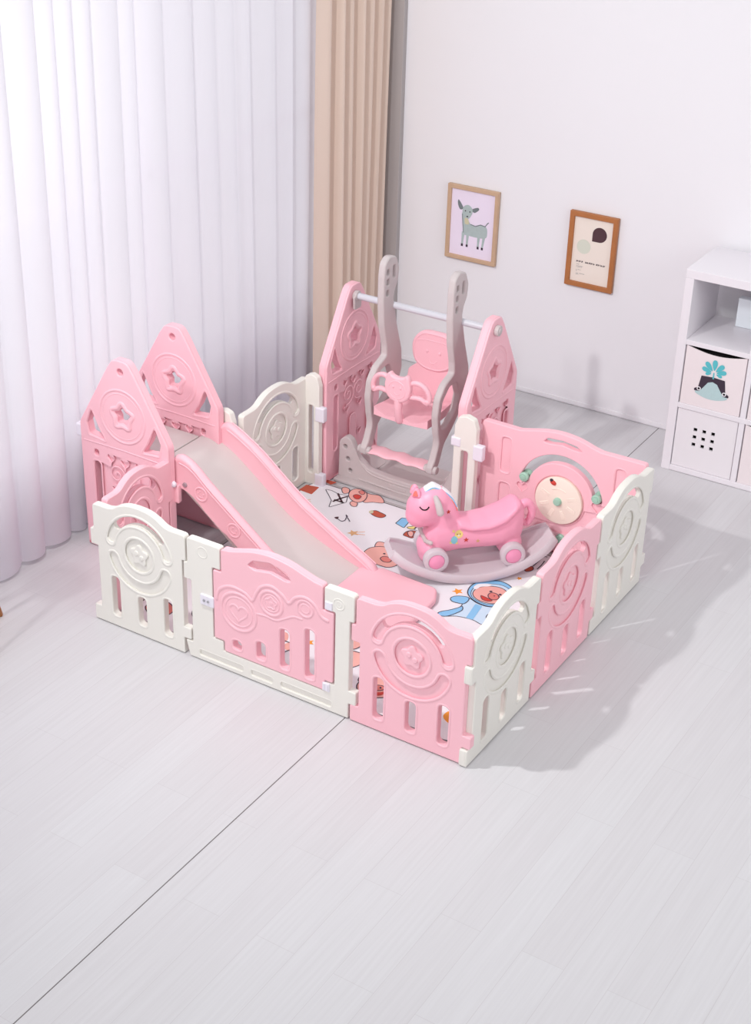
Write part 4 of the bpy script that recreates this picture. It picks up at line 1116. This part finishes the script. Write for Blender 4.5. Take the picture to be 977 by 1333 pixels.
# stool whose foot shows at the picture's edge
sl = thing('wooden_stool', 'small wooden stool whose one leg tip shows beside the sheer curtain', 'stool', (-2.147, -.413, 0))
ta = MB().add(lathe([(.002, .36), (.13, .36), (.138, .366), (.138, .384), (.13, .39), (.002, .39)], 32), OAK); ta.build('seat', sl)
for k in range(3):
    an = R(95 + 120 * k)
    MB().add(sweep([(.19 * math.cos(an), .19 * math.sin(an), .010), (.09 * math.cos(an), .09 * math.sin(an), .362)], [.011, .015], 12), WALNUT).build('leg', sl)

# ------------------------------------------------------------------ light
wd = bpy.data.worlds.new('daylight'); S.world = wd; wd.use_nodes = True
bg = wd.node_tree.nodes['Background']; bg.inputs['Color'].default_value = (.975, .98, 1.0, 1); bg.inputs['Strength'].default_value = .57
def lamp(name, typ, loc, e, **k):
    l = bpy.data.lights.new(name, typ); l.energy = e
    for a_, b_ in k.items(): setattr(l, a_, b_)
    o = bpy.data.objects.new(name, l); COL.objects.link(o); o.location = loc
    return o
k = lamp('key_lamp', 'AREA', (-1.36, -.80, 2.86), 45, shape='DISK', size=.11, color=(1, .995, .985))
k.rotation_euler = (Vector((.8, 2.2, .2)) - Vector((-1.36, -.80, 2.86))).to_track_quat('-Z', 'Y').to_euler()
dl = lamp('window_daylight', 'AREA', (-3.5, .9, 1.7), 36, shape='RECTANGLE', size=2.8, size_y=6.0, color=(.97, .97, 1))
dl.rotation_euler = Vector((1, 0, 0)).to_track_quat('-Z', 'Y').to_euler()
f2 = lamp('front_softlight', 'SUN', (0, -3, 4), .6, angle=R(5))
f2.rotation_euler = Vector((0.02, 1.3, -.9)).to_track_quat('-Z', 'Y').to_euler()

sb = lamp('added_side_fill', 'AREA', (4.4, .6, 3.0), 46, shape='RECTANGLE', size=2.4, size_y=2.4, color=(1, .99, .985))  # unseen fill added to brighten the right-facing panels and the curtain
sb.rotation_euler = (Vector((-1.2, 1.4, .6)) - Vector((4.4, .6, 3.0))).to_track_quat('-Z', 'Y').to_euler()

# ------------------------------------------------------------------ camera
cx, fpx, yaw, pitch, roll = 395.9913, 2045.9403, -.5892, .5116, .0062
loc = Vector((1.9325, -3.9162, 3.4464)) * 1.08
fwd = Vector((math.sin(yaw) * math.cos(pitch), math.cos(yaw) * math.cos(pitch), -math.sin(pitch)))
rt = Vector((math.cos(yaw), -math.sin(yaw), 0)); upv = rt.cross(fwd)
r2 = math.cos(roll) * rt + math.sin(roll) * upv; u2 = -math.sin(roll) * rt + math.cos(roll) * upv
cam = bpy.data.cameras.new('camera'); co = bpy.data.objects.new('camera', cam); COL.objects.link(co)
co.matrix_world = Matrix(((r2.x, u2.x, -fwd.x, loc.x), (r2.y, u2.y, -fwd.y, loc.y), (r2.z, u2.z, -fwd.z, loc.z), (0, 0, 0, 1)))
cam.sensor_fit = 'VERTICAL'; cam.sensor_height = 36; cam.lens = fpx / 1333 * 36
cam.shift_x = -(cx - 977 / 2) / 1333; cam.shift_y = 0
cam.clip_end = 60
S.camera = co
S.view_settings.view_transform = 'Standard'; S.view_settings.look = 'None'; S.view_settings.gamma = 1; S.view_settings.exposure = .08
S.view_settings.use_curve_mapping = False
